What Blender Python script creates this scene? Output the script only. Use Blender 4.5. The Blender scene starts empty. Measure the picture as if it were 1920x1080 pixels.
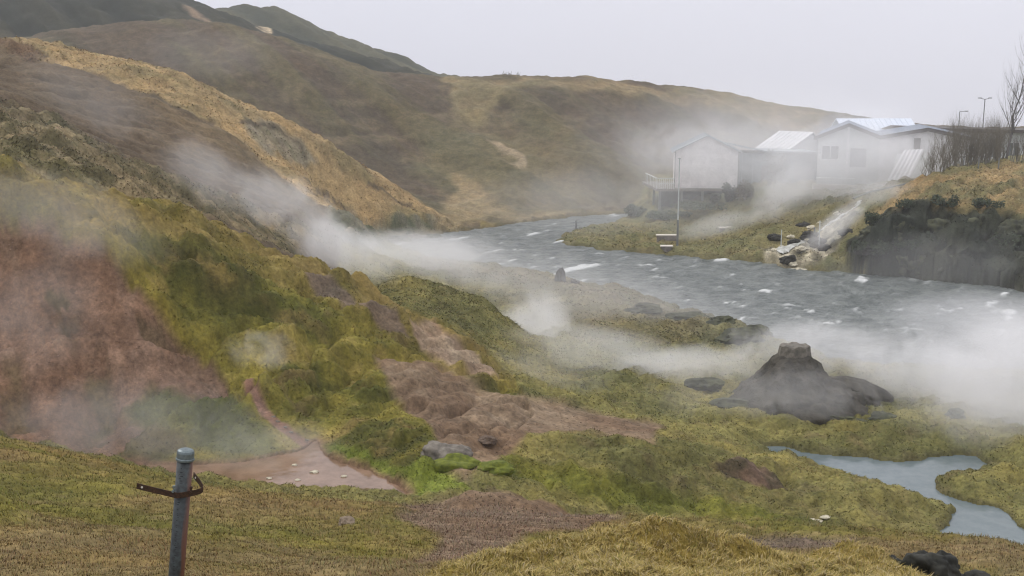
import bpy, math, random
import numpy as np
from mathutils import Vector, Matrix
random.seed(7)
SC = bpy.context.scene
C = SC.collection
rad = math.radians

# ------------------------------------------------------------------ camera
HC, F, PITCH = 12.0, 2000.0, rad(10.2)
cp, sp = math.cos(PITCH), math.sin(PITCH)
cam_d = bpy.data.cameras.new('camera')
cam = bpy.data.objects.new('camera', cam_d); C.objects.link(cam)
cam.location = (0, 0, HC); cam.rotation_euler = (math.pi/2-PITCH, 0, 0)
cam_d.sensor_fit = 'HORIZONTAL'; cam_d.sensor_width = 36.0; cam_d.lens = 36.0*F/1920
cam_d.clip_start = 0.05; cam_d.clip_end = 3000
SC.camera = cam

# ------------------------------------------------------------------ sky, sun, exposure
SUN_EL, SUN_AZ = rad(44), rad(-48)          # azimuth from +Y towards +X
w = bpy.data.worlds.new('World'); SC.world = w; w.use_nodes = True
nt = w.node_tree; nt.nodes.clear(); N = nt.nodes; L = nt.links
out = N.new('ShaderNodeOutputWorld'); bg = N.new('ShaderNodeBackground')
sky = N.new('ShaderNodeTexSky'); sky.sky_type = 'NISHITA'; sky.sun_disc = False
sky.sun_elevation = SUN_EL; sky.sun_rotation = SUN_AZ; sky.dust_density = 4; sky.air_density = 1
tc = N.new('ShaderNodeTexCoord'); sep = N.new('ShaderNodeSeparateXYZ'); L.new(tc.outputs['Generated'], sep.inputs[0])
mr = N.new('ShaderNodeMapRange'); mr.inputs['From Min'].default_value = 0.0; mr.inputs['From Max'].default_value = 1.0
mr.inputs['To Min'].default_value = 1.0; mr.inputs['To Max'].default_value = 2.45
L.new(sep.outputs['Z'], mr.inputs['Value'])
hzm = N.new('ShaderNodeMix'); hzm.data_type = 'RGBA'; hzm.inputs['A'].default_value = (6.9, 7.0, 8.0, 1); hzm.inputs['B'].default_value = (7.15, 7.0, 7.1, 1)
zr = N.new('ShaderNodeMapRange'); zr.inputs['From Min'].default_value = .15; zr.inputs['From Max'].default_value = .6; L.new(sep.outputs['Z'], zr.inputs['Value']); L.new(zr.outputs[0], hzm.inputs['Factor'])
oc = N.new('ShaderNodeVectorMath'); oc.operation = 'SCALE'; L.new(hzm.outputs['Result'], oc.inputs[0])
cn = N.new('ShaderNodeTexNoise'); cn.inputs['Scale'].default_value = 2.2; cn.inputs['Detail'].default_value = 4
cm = N.new('ShaderNodeMapRange'); cm.inputs['To Min'].default_value = 0.93; cm.inputs['To Max'].default_value = 1.07
L.new(tc.outputs['Generated'], cn.inputs['Vector']); L.new(cn.outputs['Fac'], cm.inputs['Value'])
mm = N.new('ShaderNodeMath'); mm.operation = 'MULTIPLY'; L.new(mr.outputs[0], mm.inputs[0]); L.new(cm.outputs[0], mm.inputs[1])
L.new(mm.outputs[0], oc.inputs['Scale'])
mx = N.new('ShaderNodeMix'); mx.data_type = 'RGBA'; mx.inputs['Factor'].default_value = 0.96
L.new(sky.outputs[0], mx.inputs['A']); L.new(oc.outputs[0], mx.inputs['B'])
L.new(mx.outputs['Result'], bg.inputs['Color']); bg.inputs['Strength'].default_value = 0.1
L.new(bg.outputs[0], out.inputs['Surface'])
sd = bpy.data.lights.new('sun', 'SUN'); sd.energy = 1.3; sd.angle = rad(14); sd.color = (1, .96, .9)
sun = bpy.data.objects.new('sun', sd); C.objects.link(sun)
sdir = Vector((math.sin(SUN_AZ)*math.cos(SUN_EL), math.cos(SUN_AZ)*math.cos(SUN_EL), math.sin(SUN_EL)))
sun.rotation_euler = sdir.to_track_quat('Z', 'Y').to_euler(); sun.location = (0, 0, 60)
SC.view_settings.view_transform = 'Standard'; SC.view_settings.look = 'None'
SC.view_settings.exposure = 0.0; SC.view_settings.gamma = 1.0
SC.render.engine = 'CYCLES'
cy = SC.cycles
cy.max_bounces = 5; cy.diffuse_bounces = 2; cy.glossy_bounces = 2; cy.transmission_bounces = 2
cy.volume_bounces = 3; cy.transparent_max_bounces = 12; cy.volume_step_rate = 1.0; cy.volume_max_steps = 96
cy.use_denoising = True
cy.pixel_filter_type = 'BLACKMAN_HARRIS'; cy.filter_width = 1.2

# ------------------------------------------------------------------ where a direction meets a distance
def ray(px, py):
    a = (px-960)/F; b = (540-py)/F; dy = cp+b*sp
    return a/dy, (-sp+b*cp)/dy                     # x/Y and (z-HC)/Y
def P(px, py, D):
    u, v = ray(px, py); return Vector((u*D, D, HC+v*D))
def onz(px, py, z):
    u, v = ray(px, py); D = (z-HC)/v; return Vector((u*D, D, z))
def proj(u, v):                                      # arrays x/Y, (z-HC)/Y -> pixel of the survey photograph
    b = (v*cp+sp)/(cp-v*sp); dy = cp+b*sp
    return 960+F*u*dy, 540-F*b

# ------------------------------------------------------------------ noise
_rs = np.random.RandomState(3)
_perm = _rs.permutation(4096).astype(np.int32)
_ga = _rs.rand(4096)*2*np.pi
_gx = np.cos(_ga).astype(np.float32); _gy = np.sin(_ga).astype(np.float32)
def perlin(x, y, seed=0):
    xi = np.floor(x); yi = np.floor(y)
    xf = (x-xi).astype(np.float32); yf = (y-yi).astype(np.float32)
    xi = xi.astype(np.int64); yi = yi.astype(np.int64)
    def g(ix, iy, fx, fy):
        h = _perm[(_perm[(ix+seed*57) & 4095]+iy) & 4095]
        return _gx[h]*fx+_gy[h]*fy
    ux = xf*xf*xf*(xf*(xf*6-15)+10); uy = yf*yf*yf*(yf*(yf*6-15)+10)
    a = g(xi, yi, xf, yf); b = g(xi+1, yi, xf-1, yf); c = g(xi, yi+1, xf, yf-1); d = g(xi+1, yi+1, xf-1, yf-1)
    return (a+ux*(b-a))*(1-uy)+(c+ux*(d-c))*uy
def sstep(a, b, x):
    t = np.clip((x-a)/(b-a), 0, 1); return t*t*(3-2*t)
def fbm(x, y, lam0, n, seed, D=None, gain=.55, k=.0035, absn=False):
    s = np.zeros(x.shape, np.float32); amp = 1.0; tot = 0
    for i in range(n):
        lam = lam0/2**i
        v = perlin(x/lam+i*7.3, y/lam-i*3.1, seed+i)
        if absn: v = np.abs(v)*2-.5
        if D is not None: v = v*np.clip((lam/(D*k)-1)/2, 0, 1)
        s += amp*v*1.5; tot += amp; amp *= gain
    return s/tot*1.6

# ------------------------------------------------------------------ the land: survey lines
PTS = []                                             # (u, lnY, v)
def add_pt(px, py, D, mode):
    if mode == 'z':
        v = (py-HC)/D; b = (v*cp+sp)/(cp-v*sp); u = (px-960)/F/(cp+b*sp)
    elif mode == 'w':                                # third value is a height: meets the plane z = D
        q = onz(px, py, D); u = q.x/q.y; v = (q.z-HC)/q.y; D = q.y
    else:
        u, v = ray(px, py)
    PTS.append((u, math.log(D), v))
def line(pts, mode='p', step=30):
    for i in range(len(pts)-1):
        a, b = pts[i], pts[i+1]
        n = max(1, int(math.hypot(b[0]-a[0], (b[1]-a[1]) if mode != 'z' else 0)/step))
        for k in range(n):
            t = k/n; add_pt(*[a[j]+(b[j]-a[j])*t for j in range(3)], mode)
    add_pt(*pts[-1], mode)
# foreground
line([(-900, 10.42, 1.2), (2900, 10.42, 1.2)], 'z', 120)
line([(-900, 10.3, 2.4), (2900, 10.3, 2.4)], 'z', 120)
line([(-700, 9.6, 4.0), (700, 9.6, 4.0), (950, 9.75, 4.6), (1500, 9.75, 4.6), (2600, 9.5, 4.3)], 'z', 80)
line([(-700, 1080, 7), (0, 1090, 7), (700, 1095, 7), (800, 1090, 7)])
line([(860, 1098, 6.8), (950, 1060, 7.0), (1060, 1027, 7.2), (1170, 1011, 7.4), (1280, 1013, 7.5), (1380, 1034, 7.6), (1440, 1060, 7.7)])
line([(1480, 1078, 8.0), (1560, 1052, 8.5), (1640, 1056, 8.6), (1720, 1085, 8.5), (1900, 1130, 8.2), (2600, 1130, 8)])
line([(1000, 1120, 6.2), (1200, 1100, 6.0), (1400, 1120, 6.2)])
line([(880, 1080, 9.5), (1050, 1050, 10), (1170, 1045, 10.3), (1300, 1048, 10.5), (1450, 1068, 10.5), (1600, 1075, 11), (1750, 1100, 11)])
line([(-600, 930, 12), (0, 960, 11.5), (200, 985, 12), (500, 1000, 12.5), (750, 1010, 12.6), (860, 1020, 12.6)])
line([(-600, 800, 18), (-200, 815, 18.5), (0, 838, 19.2), (100, 860, 20.6), (200, 872, 22)])
line([(300, 890, 3.2), (400, 896, 3.15), (600, 918, 3.12), (760, 940, 3.12), (860, 942, 3.1), (960, 938, 2.9)], 'w')
line([(800, 985, 15), (1000, 985, 15.5), (1120, 975, 17)])
line([(1140, 962, 19), (1300, 975, 19), (1500, 990, 18.5), (1700, 1003, 18), (1830, 1020, 17.5), (1915, 1035, 17), (2500, 1060, 17)])
line([(1250, 1000, 16), (1500, 1020, 14.5), (1700, 1030, 13.5), (1900, 1065, 13)])
line([(1180, 2.35, 22), (1400, 1.75, 22.5), (1600, 1.2, 22.8), (1850, .75, 23), (2500, .7, 22)], 'z')
line([(950, 937, 23.2), (1050, 955, 24.1), (1150, 956, 24.5), (1250, 965, 25), (1350, 966, 25.6), (1450, 969, 26), (1600, 986, 26.3), (1750, 996, 27)])
line([(930, 862, 26.5), (1000, 836, 27.5), (1100, 828, 27.7), (1200, 835, 28), (1300, 840, 29), (1400, 858, 29.7), (1500, 882, 29.6), (1600, 905, 29.3), (1700, 932, 28.7), (1790, 967, 27.8)])
line([(1050, 890, 25.6), (1200, 900, 26.4), (1320, 905, 27.2), (1450, 925, 27.6)])
line([(1250, 808, 32), (1330, 815, 32), (1400, 832, 32.5), (1440, 842, 33.3)])
# mossy flats by the stream
line([(1450, 820, 34.5), (1600, 835, 34.3), (1750, 845, 33.7), (1900, 830, 34), (2400, 840, 34)])
line([(1400, 790, 36), (1550, 788, 36.6), (1700, 780, 37), (1850, 765, 38), (2400, 760, 38)])
line([(1830, 880, 31.5), (1915, 900, 31), (2400, 920, 31)]); line([(1850, 950, 28.8), (1915, 985, 27.9)])
line([(1300, 745, 38), (1500, 740, 40), (1700, 715, 42.5), (1900, 720, 42.5), (2400, 720, 43)])
line([(1050, 700, 39.5), (1120, 700, 39), (1200, 712, 39), (1280, 725, 39)])
line([(1000, 690, 41), (1150, 670, 43.5), (1300, 670, 43.5), (1450, 680, 44)])
line([(1000, 640, 46), (1120, 620, 48), (1250, 618, 48.5)]); line([(1310, 600, 50), (1380, 610, 50), (1430, 632, 49)])
line([(850, 520, 64), (950, 520, 65), (1050, 535, 61), (1150, 560, 56), (1240, 580, 53)])
line([(1000, 580, 53), (1100, 590, 52)])
line([(790, 488, .15), (900, 495, .15), (1000, 512, .2), (1060, 521, .2), (1100, 530, .15), (1180, 545, .15), (1260, 573, .15), (1330, 596, .15), (1450, 638, .15), (1560, 672, .15), (1700, 688, .15), (1915, 700, .15), (2500, 730, .15)], 'w')
# left bank: hot pool, gully, red cut and mossy spur
line([(150, 866, 3.1), (250, 868, 3.1), (350, 860, 3.1), (500, 856, 3.1), (560, 850, 3.1)], 'w')
line([(600, 829, 3.15), (640, 858, 3.15), (700, 872, 3.15), (790, 903, 3.15), (880, 924, 3.15)], 'w')
line([(-500, 700, 24), (0, 780, 24.5), (80, 800, 25), (140, 830, 25)])
line([(-500, 520, 26), (0, 620, 27), (100, 690, 26.6), (200, 730, 26.6), (350, 765, 26.7), (500, 822, 26.2)])
line([(-300, 400, 27.5), (0, 470, 28.4), (150, 540, 28.4), (280, 620, 28.2), (400, 690, 28.4)])
line([(-200, 340, 28.2), (0, 378, 28.9), (100, 402, 29.2), (200, 448, 29.3), (260, 510, 29.3), (300, 568, 29.3), (390, 630, 29.4), (440, 690, 29)])
line([(440, 690, 28.8), (470, 715, 28.3), (530, 788, 27.1), (590, 826, 26.7)])
line([(520, 700, 29.4), (570, 760, 28.3), (630, 810, 27.4)])
line([(700, 760, 28.3), (760, 800, 27.3), (800, 850, 26)])
line([(500, 600, 31.5), (600, 640, 31.6), (680, 690, 30.6), (740, 720, 30)])
line([(300, 450, 31.5), (400, 500, 32), (550, 550, 33.5), (650, 590, 34.5), (750, 650, 33)])
line([(880, 900, 24.5), (900, 840, 26.5), (900, 790, 28), (850, 730, 31)]); line([(1000, 790, 30), (1100, 800, 30.5)])
R1 = [(-400, 190, 27), (-60, 290, 28.5), (0, 312, 29.5), (100, 345, 30.5), (200, 367, 31.5), (300, 391, 32.5), (400, 420, 34), (460, 445, 34.6), (520, 468, 35.5), (570, 480, 36.2), (620, 490, 37), (680, 516, 37.5), (740, 552, 38), (790, 590, 37.6), (850, 622, 37), (900, 662, 36.6), (960, 704, 35.6), (1050, 742, 34.5), (1150, 777, 33), (1250, 803, 32)]
line(R1, step=20)
line([(-400, 9.5, 31.5), (0, 9.0, 33.5), (100, 8.3, 34.5), (200, 7.6, 36), (300, 6.8, 38), (400, 5.6, 40), (500, 4.2, 41.5), (600, 3.2, 42.5), (680, 3.4, 42.5)], 'z')
line([(760, 524, 46), (830, 540, 46), (870, 554, 46.5), (915, 565, 46), (945, 600, 45), (957, 650, 42), (975, 692, 39.5)], step=20)
line([(820, 580, 42), (880, 622, 40.5), (930, 672, 38.5)])
line([(700, 1.6, 53), (800, 1.2, 54), (900, 1.0, 52), (980, 1.0, 48)], 'z')
# first hill with the straw coloured spur
line([(-500, 150, 44), (0, 248, 42), (100, 288, 42), (200, 332, 43), (300, 362, 46), (400, 378, 52), (500, 404, 57), (600, 436, 62), (660, 452, 70)])
line([(-500, 60, 60), (0, 180, 58), (200, 250, 62), (350, 300, 66), (500, 350, 70), (620, 400, 74)])
H1 = [(-700, 40, 80), (-100, 72, 82), (0, 76, 82), (100, 82, 83), (150, 88, 84), (200, 104, 84), (270, 120, 85), (350, 138, 86), (430, 180, 87), (500, 216, 88), (560, 240, 89.5), (600, 262, 91), (650, 290, 93), (700, 320, 95), (740, 344, 97), (775, 366, 98.5), (811, 394, 99.5), (840, 414, 99), (866, 428.5, 98)]
line(H1, step=22)
line([(-300, 98, 79), (0, 100, 78), (90, 112, 78), (175, 138, 78), (250, 163, 78), (325, 195, 78.5), (400, 232, 79), (450, 262, 79.5)], step=25)
line([(500, 300, 80), (600, 352, 82), (700, 405, 84)])
line([(640, 460, .15), (700, 453, .15), (760, 446, .15), (860, 432, .2), (1000, 413, .2), (1100, 402, .2), (1180, 397, .3)], 'w')
line([(-700, 13.5, 95), (0, 12.5, 95), (250, 9.5, 96), (430, 6.5, 99), (600, 4.6, 103), (760, 2.4, 107), (840, 1.2, 105)], 'z')
# second hill
line([(-700, 120, 128), (0, 92, 130), (60, 68, 132), (110, 54, 132), (170, 46, 133), (260, 41, 134), (350, 42, 135), (430, 48, 136), (500, 60, 138), (560, 82, 139), (620, 108, 140), (700, 137, 142), (830, 147, 145), (960, 146, 148), (1100, 150, 152), (1200, 158, 156), (1300, 168, 160), (1500, 203, 175), (1600, 219, 182), (1700, 233, 190), (1900, 246, 210), (2600, 260, 230)], step=40)
line([(1000, 330, 116), (1100, 300, 122)]); line([(820, 300, 122), (900, 380, 108)])
line([(1250, 3.0, 128), (1400, 4, 130), (1900, 5, 135), (2600, 5, 140)], 'z', 80)
line([(1200, 260, 137), (1400, 270, 146), (1700, 268, 165)], step=60)
line([(-700, 14, 165), (350, 14, 170), (700, 9, 175), (960, 10, 190), (1500, 5, 215), (1900, 0, 245), (2600, 0, 260)], 'z', 90)
# mountain at the back
line([(-900, -350, 225), (-200, -160, 225), (100, -80, 225), (250, -32, 225), (345, 0, 225), (420, 28, 225), (500, 56, 226), (560, 76, 228), (640, 96, 230), (700, 110, 232), (815, 150, 235), (960, 166, 240)], step=30)
line([(420, 80, 262), (500, 92, 262), (700, 138, 264)])
line([(-900, -200, 300), (300, 40, 300), (400, 20, 300), (438, 12, 300), (480, 15, 300), (520, 18, 300), (560, 37, 300), (600, 50, 300), (650, 82, 300), (700, 93, 300), (740, 104, 300), (790, 130, 300), (830, 152, 300), (960, 172, 310)], step=22)
line([(1500, 240, 300), (2600, 262, 300)], step=80)
line([(-900, -8, 420), (2800, -14, 420)], 'z', 120); line([(-900, -30, 700), (2800, -35, 700)], 'z', 120)
# far bank on the right
line([(1180, 405, .2), (1110, 416, .2), (1060, 440, .2), (1050, 452, .2), (1100, 467, .2), (1270, 480, .2), (1420, 492, .2), (1500, 504, .2), (1650, 516, .2), (1800, 531, .2), (1915, 545, .2), (2600, 610, .2)], 'w')
line([(1620, 430, 73.5), (1650, 402, 74), (1700, 388, 74.4), (1800, 395, 73), (1915, 402, 72), (2600, 420, 68)], step=25)
line([(1660, 372, 80), (1750, 350, 80), (1850, 345, 80), (2500, 350, 78)])
line([(1700, 345, 88), (1740, 330, 87), (1800, 316, 87), (1915, 307, 88), (2600, 300, 88)])
line([(1450, 470, 79), (1520, 444, 80), (1570, 410, 82), (1620, 375, 86), (1660, 355, 90)])
line([(1500, 480, 76.5), (1600, 480, 75)])
line([(1150, 440, 91), (1300, 450, 86), (1400, 445, 84)]); line([(1200, 410, 101), (1300, 402, 99), (1400, 405, 92)])
line([(1240, 395, 102), (1300, 388, 101), (1350, 378, 98), (1400, 362, 97), (1500, 356, 98), (1600, 350, 99), (1680, 344, 97)])
line([(1230, 1.4, 108), (1300, 2.2, 109), (1400, 3.6, 108), (1600, 4.0, 108), (1750, 5.2, 100), (1950, 6.0, 104), (2600, 6, 104)], 'z')
line([(1180, .8, 118), (1300, 2.5, 118), (1600, 4, 118), (2600, 5.5, 118)], 'z', 80)

PT = np.array(PTS, np.float64)
_, idx = np.unique(np.round(PT[:, :2], 3), axis=0, return_index=True)
PT = PT[np.sort(idx)]
X = PT[:, :2]; n = len(X)
dist = np.sqrt(((X[:, None]-X[None])**2).sum(-1)+1e-6)
A = np.zeros((n+3, n+3)); A[:n, :n] = dist - np.eye(n)*0.002
A[:n, n] = 1; A[:n, n+1:] = X; A[n, :n] = 1; A[n+1:, :n] = X.T
sol = np.linalg.solve(A, np.concatenate([PT[:, 2], np.zeros(3)]))
UMAX = .68
gu = np.linspace(-UMAX, UMAX, 380); gl = np.linspace(math.log(1.3), math.log(700), 520)
G = np.empty((len(gl), len(gu)), np.float32)
Xf = X.astype(np.float32); wf = sol[:n].astype(np.float32)
for i, l in enumerate(gl):
    d = np.sqrt((gu[:, None].astype(np.float32)-Xf[None, :, 0])**2+(np.float32(l)-Xf[None, :, 1])**2+1e-6)
    G[i] = d@wf+sol[n]+sol[n+1]*gu+sol[n+2]*l
# fine grid
NC = 1180
ls = []; l = math.log(1.3)
while l < math.log(700):
    ls.append(l); Dm = math.exp(l)
    l += .009 if Dm < 5 else (.0036 if Dm < 112 else (.0048 if Dm < 310 else .02))
ls = np.array(ls); us = np.linspace(-UMAX, UMAX, NC); NR = len(ls)
def bilin(Gr, fi, fj):
    i = np.clip(np.floor(fi).astype(int), 0, Gr.shape[0]-2); j = np.clip(np.floor(fj).astype(int), 0, Gr.shape[1]-2)
    a = (fi-i).astype(np.float32); b = (fj-j).astype(np.float32)
    return (Gr[i, j]*(1-b)+Gr[i, j+1]*b)*(1-a)+(Gr[i+1, j]*(1-b)+Gr[i+1, j+1]*b)*a
fi = (ls-gl[0])/(gl[1]-gl[0]); fj = (us-gu[0])/(gu[1]-gu[0])
FI, FJ = np.meshgrid(fi, fj, indexing='ij')
V0 = bilin(G, FI, FJ)
Y = np.exp(ls)[:, None]*np.ones(NC)[None]; U = us[None]*np.ones(NR)[:, None]
XX = U*Y; D = Y; Z = HC+V0*Y
PX, PY = proj(U, V0)

def poly_sd(px, py, poly):                           # signed distance, negative inside
    best = np.full(px.shape, 1e18, np.float32); ins = np.zeros(px.shape, bool)
    m = len(poly)
    for i in range(m):
        x0, y0 = poly[i]; x1, y1 = poly[(i+1) % m]
        ex, ey = x1-x0, y1-y0; L2 = ex*ex+ey*ey+1e-12
        t = np.clip(((px-x0)*ex+(py-y0)*ey)/L2, 0, 1)
        d2 = (px-x0-t*ex)**2+(py-y0-t*ey)**2
        best = np.minimum(best, d2)
        if y0 != y1:
            c = ((y0 > py) != (y1 > py)) & (px < (x1-x0)*(py-y0)/(y1-y0)+x0); ins ^= c
    s = np.sqrt(best); return np.where(ins, -s, s)

WARPX = fbm(XX, Y, 6, 5, 50, D); WARPY = fbm(XX, Y, 6, 5, 60, D)
def region(poly, d0, d1, feather=6, warp=14):
    """how strongly a soil or plant cover fills the stretch of land inside this outline"""
    wgt = np.zeros(PX.shape, np.float32)
    xs = [p[0] for p in poly]; ys = [p[1] for p in poly]; m = feather+warp*2
    sel = (PX > min(xs)-m) & (PX < max(xs)+m) & (PY > min(ys)-m) & (PY < max(ys)+m) & (D > d0) & (D < d1)
    s = poly_sd(PX[sel]+WARPX[sel]*warp, PY[sel]+WARPY[sel]*warp, poly)
    wgt[sel] = 1-sstep(-feather, feather, s)
    return wgt

# ------------------------------------------------------------------ ground covers (base colours, some shade painted in)
nA = fbm(XX, Y, 5.0, 7, 1, D); nB = fbm(XX, Y, 1.2, 6, 20, D, gain=.7); nC = fbm(XX, Y, 24, 5, 35, D)
cx = XX*.68+Y*.73; cyy = -XX*.73+Y*.68
nS = fbm(cx*.35, cyy*1.6, 3.5, 6, 70, D, gain=.65)   # streaks down the slopes
gl_ = XX*.7-Y*.7; gc_ = XX*.7+Y*.7
gully = fbm(gl_*.22, gc_*1.3, 11, 7, 75, D, gain=.62)
gridge = 1-np.abs(perlin(gl_/60+.3*nC, gc_/15+nC*.8, 76))*2.2
col = np.zeros(PX.shape+(3,), np.float32)
hum = np.zeros(PX.shape, np.float32)                 # how tussocky
def lay(wt, a, b, f, h=None):
    global col, hum
    f = np.clip(f, 0, 1)[..., None]; a = np.array(a, np.float32); b = np.array(b, np.float32)
    col = col*(1-wt[..., None])+(a*(1-f)+b*f)*wt[..., None]
    if h is not None: hum = hum*(1-wt)+h*wt
one = np.ones(PX.shape, np.float32)
mid = lambda q, k=1.0: .5+q*k
# meadow near the camera
lay(one, (.200, .145, .058), (.140, .128, .030), mid(nA, 1.4)+nB*.6, .35)
lay(sstep(.1, .5, nC*.7+nB*.6)*.75*sstep(26, 21, D), (.20, .142, .088), (.22, .165, .08), mid(nB, 1.5))
lay(sstep(.05, .5, nA*.9-nB*.3)*.6*sstep(16, 9, D), (.145, .13, .02), (.20, .165, .03), mid(nB, 1.5))
# moss of the flats
m = sstep(20.5, 22, D)*(D < 95)
lay(m, (.205, .182, .062), (.122, .120, .044), mid(nA, 1.5)+nB*.8, .55)
lay(m*sstep(.25, .55, nB*.8+nA*.5)*.5, (.075, .075, .028), (.10, .09, .04), mid(nB))  # small dark patches paint the shade of hollows in the moss
lay(m*sstep(.15, .55, nB+nC*.4)*.6, (.21, .175, .07), (.15, .125, .06), mid(nA), None)
# mossy spur on the left
spur = region([(-600, 100), (-60, 285), (0, 305), (100, 338), (200, 360), (400, 412), (520, 460), (620, 482), (740, 545), (800, 590), (900, 655), (960, 700), (1000, 770), (930, 850), (880, 900), (820, 915), (700, 880), (600, 830), (500, 860), (150, 880), (-600, 800)], 22, 40, 3, 4)
lay(spur, (.198, .168, .034), (.078, .080, .018), mid(nA, 1.7)+nS*1.2+nB*.6-.05, 1.0)
lay(spur*sstep(.18, .5, nS*.9+nA*.6+nC*.3)*.75, (.055, .058, .014), (.10, .085, .03), mid(nB, 1.5))
lay(spur*sstep(.15, .5, -nS*.8+nB*.7-nC*.2)*.7, (.29, .245, .055), (.26, .19, .075), mid(nA, 1.5))
topd = np.interp(PX, [-100, 0, 200, 400, 560, 700, 900], [290, 312, 367, 420, 480, 530, 660])
lay(spur*(1-sstep(25, 85, PY-topd+nA*50))*.75, (.235, .175, .065), (.15, .12, .03), mid(nB, 1.4)+nS*.5)
lay(spur*sstep(.3, .6, nS+nB*.6)*.55, (.13, .09, .05), (.21, .155, .05), mid(nA))
# first hill
h1 = (D > 40)*(1-sstep(98, 102, D))*(PX < 900)*sstep(-.1, .1, (D-41.5)/3)
h1 = h1*(1-region([(640, 458), (1000, 430), (1000, 700), (600, 700)], 40, 100, 6, 6))
lay(h1, (.084, .062, .040), (.120, .088, .054), mid(nC, 1.3)+nS*.8, .35)
lay(h1*sstep(0, .5, nC*1.1+nS*.4)*.5, (.17, .125, .07), (.13, .10, .055), mid(nB))
lay(region([(-500, 60), (0, 195), (90, 225), (200, 290), (330, 350), (480, 395), (600, 430), (650, 460), (560, 470), (300, 400), (-100, 330), (-500, 200)], 39, 80, 14, 26)*.85, (.23, .185, .105), (.10, .09, .045), mid(nB, 2.2)+nS*.7, 1.0)
tan = region([(-700, 30), (0, 60), (100, 60), (200, 90), (350, 120), (430, 165), (560, 225), (680, 300), (790, 370), (870, 428), (760, 438), (660, 428), (620, 400), (560, 350), (500, 305), (450, 262), (400, 232), (325, 195), (250, 163), (175, 136), (90, 108), (0, 94), (-700, 80)], 55, 103, 5, 9)
lay(tan, (.34, .235, .105), (.24, .175, .085), mid(nS, 1.6)+nB*.4, .6)
lay(tan*sstep(.12, .5, nA+nS*.7)*.6, (.20, .17, .07), (.15, .12, .065), mid(nB))
lay(region([(-500, 76), (0, 84), (60, 92), (95, 104), (60, 108), (0, 96), (-500, 90)], 55, 99, 4, 8)*.8, (.09, .05, .035), (.13, .08, .05), mid(nB), 1)
lay(region([(455, 222), (520, 235), (560, 255), (600, 300), (570, 305), (500, 285), (460, 245)], 70, 99, 6, 12)*.8, (.19, .165, .135), (.14, .14, .09), mid(nB))
lay(region([(610, 395), (700, 405), (800, 405), (870, 430), (860, 445), (690, 470), (640, 455)], 60, 98, 6, 10), (.09, .10, .06), (.26, .23, .18), mid(nB, 1.4)-.25, 1.2)
for pts in ([(450, 225), (520, 236), (560, 262), (575, 288)], [(690, 335), (720, 350), (745, 372), (770, 380)], [(150, 126), (175, 136), (250, 162), (325, 194), (400, 231)], [(590, 340), (640, 372), (665, 398)]):
    poly = pts+[(x-2, y+6) for x, y in pts[::-1]]
    lay(region(poly, 65, 99, 2.5, 7)*.85, (.10, .075, .05), (.07, .055, .04), mid(nB))  # thin dark strips; along the spur's ledge they paint its shadow
# second hill
h2 = sstep(99, 101, D+np.clip(PX-700, 0, 200)*.0)*(D < 205)*((PX < 1215) | (D > 122)); h2 = h2*(1-region([(1000, 396), (1600, 380), (1600, 480), (1000, 480)], 90, 122, 3, 3))
lay(h2, (.086, .066, .047), (.050, .045, .030), mid(gully, 1.9)+nC*.5, .3)
lay(h2*sstep(.1, .6, gully+gridge*.35)*.5, (.125, .115, .052), (.16, .125, .07), mid(nB))
lay(h2*sstep(.0, .5, nS+nA*.5+nC*.4-.1)*.5, (.17, .125, .085), (.12, .11, .055), mid(nB))
lay(region([(850, 200), (1000, 250), (1080, 300), (1180, 390), (1000, 410), (880, 410), (800, 340), (820, 260)], 95, 160, 40, 60)*.75, (.14, .12, .062), (.095, .088, .048), mid(gully, 1.8)+nA*.5)
lay(region([(860, 330), (960, 395), (1130, 395), (1100, 405), (870, 428), (790, 430), (830, 400)], 92, 130, 12, 22)*.8, (.25, .185, .10), (.19, .15, .08), mid(nS, 1.5))
lay(region([(830, 148), (1100, 150), (1300, 168), (1560, 210), (1500, 260), (1350, 215), (1200, 180), (1000, 165), (930, 200), (900, 235), (850, 200)], 120, 215, 8, 14)*.75, (.23, .175, .095), (.17, .145, .075), mid(nS, 1.5)+nC)
lay(region([(920, 270), (960, 285), (985, 310), (970, 312), (940, 295)], 100, 140, 4, 14)*.8, (.33, .26, .18), (.25, .2, .13), mid(nB))
# mountain
h0 = sstep(178, 190, D)*(PX < 1000)
lay(h0, (.012, .018, .013), (.032, .034, .022), mid(gully, 1.4)+nC*.8, .5)
lay(h0*(D > 255), (.028, .036, .022), (.070, .070, .040), mid(nC, .9)+gully*1.2, .5)
lay(region([(340, 12), (360, 20), (400, 48), (440, 52), (405, 58), (370, 40)], 180, 260, 3, 7)*.85, (.24, .17, .11), (.2, .14, .1), mid(nB))
lay(region([(480, 52), (510, 56), (508, 62), (482, 58)], 180, 262, 3, 5), (.42, .34, .22), (.35, .28, .2), mid(nB))
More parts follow.
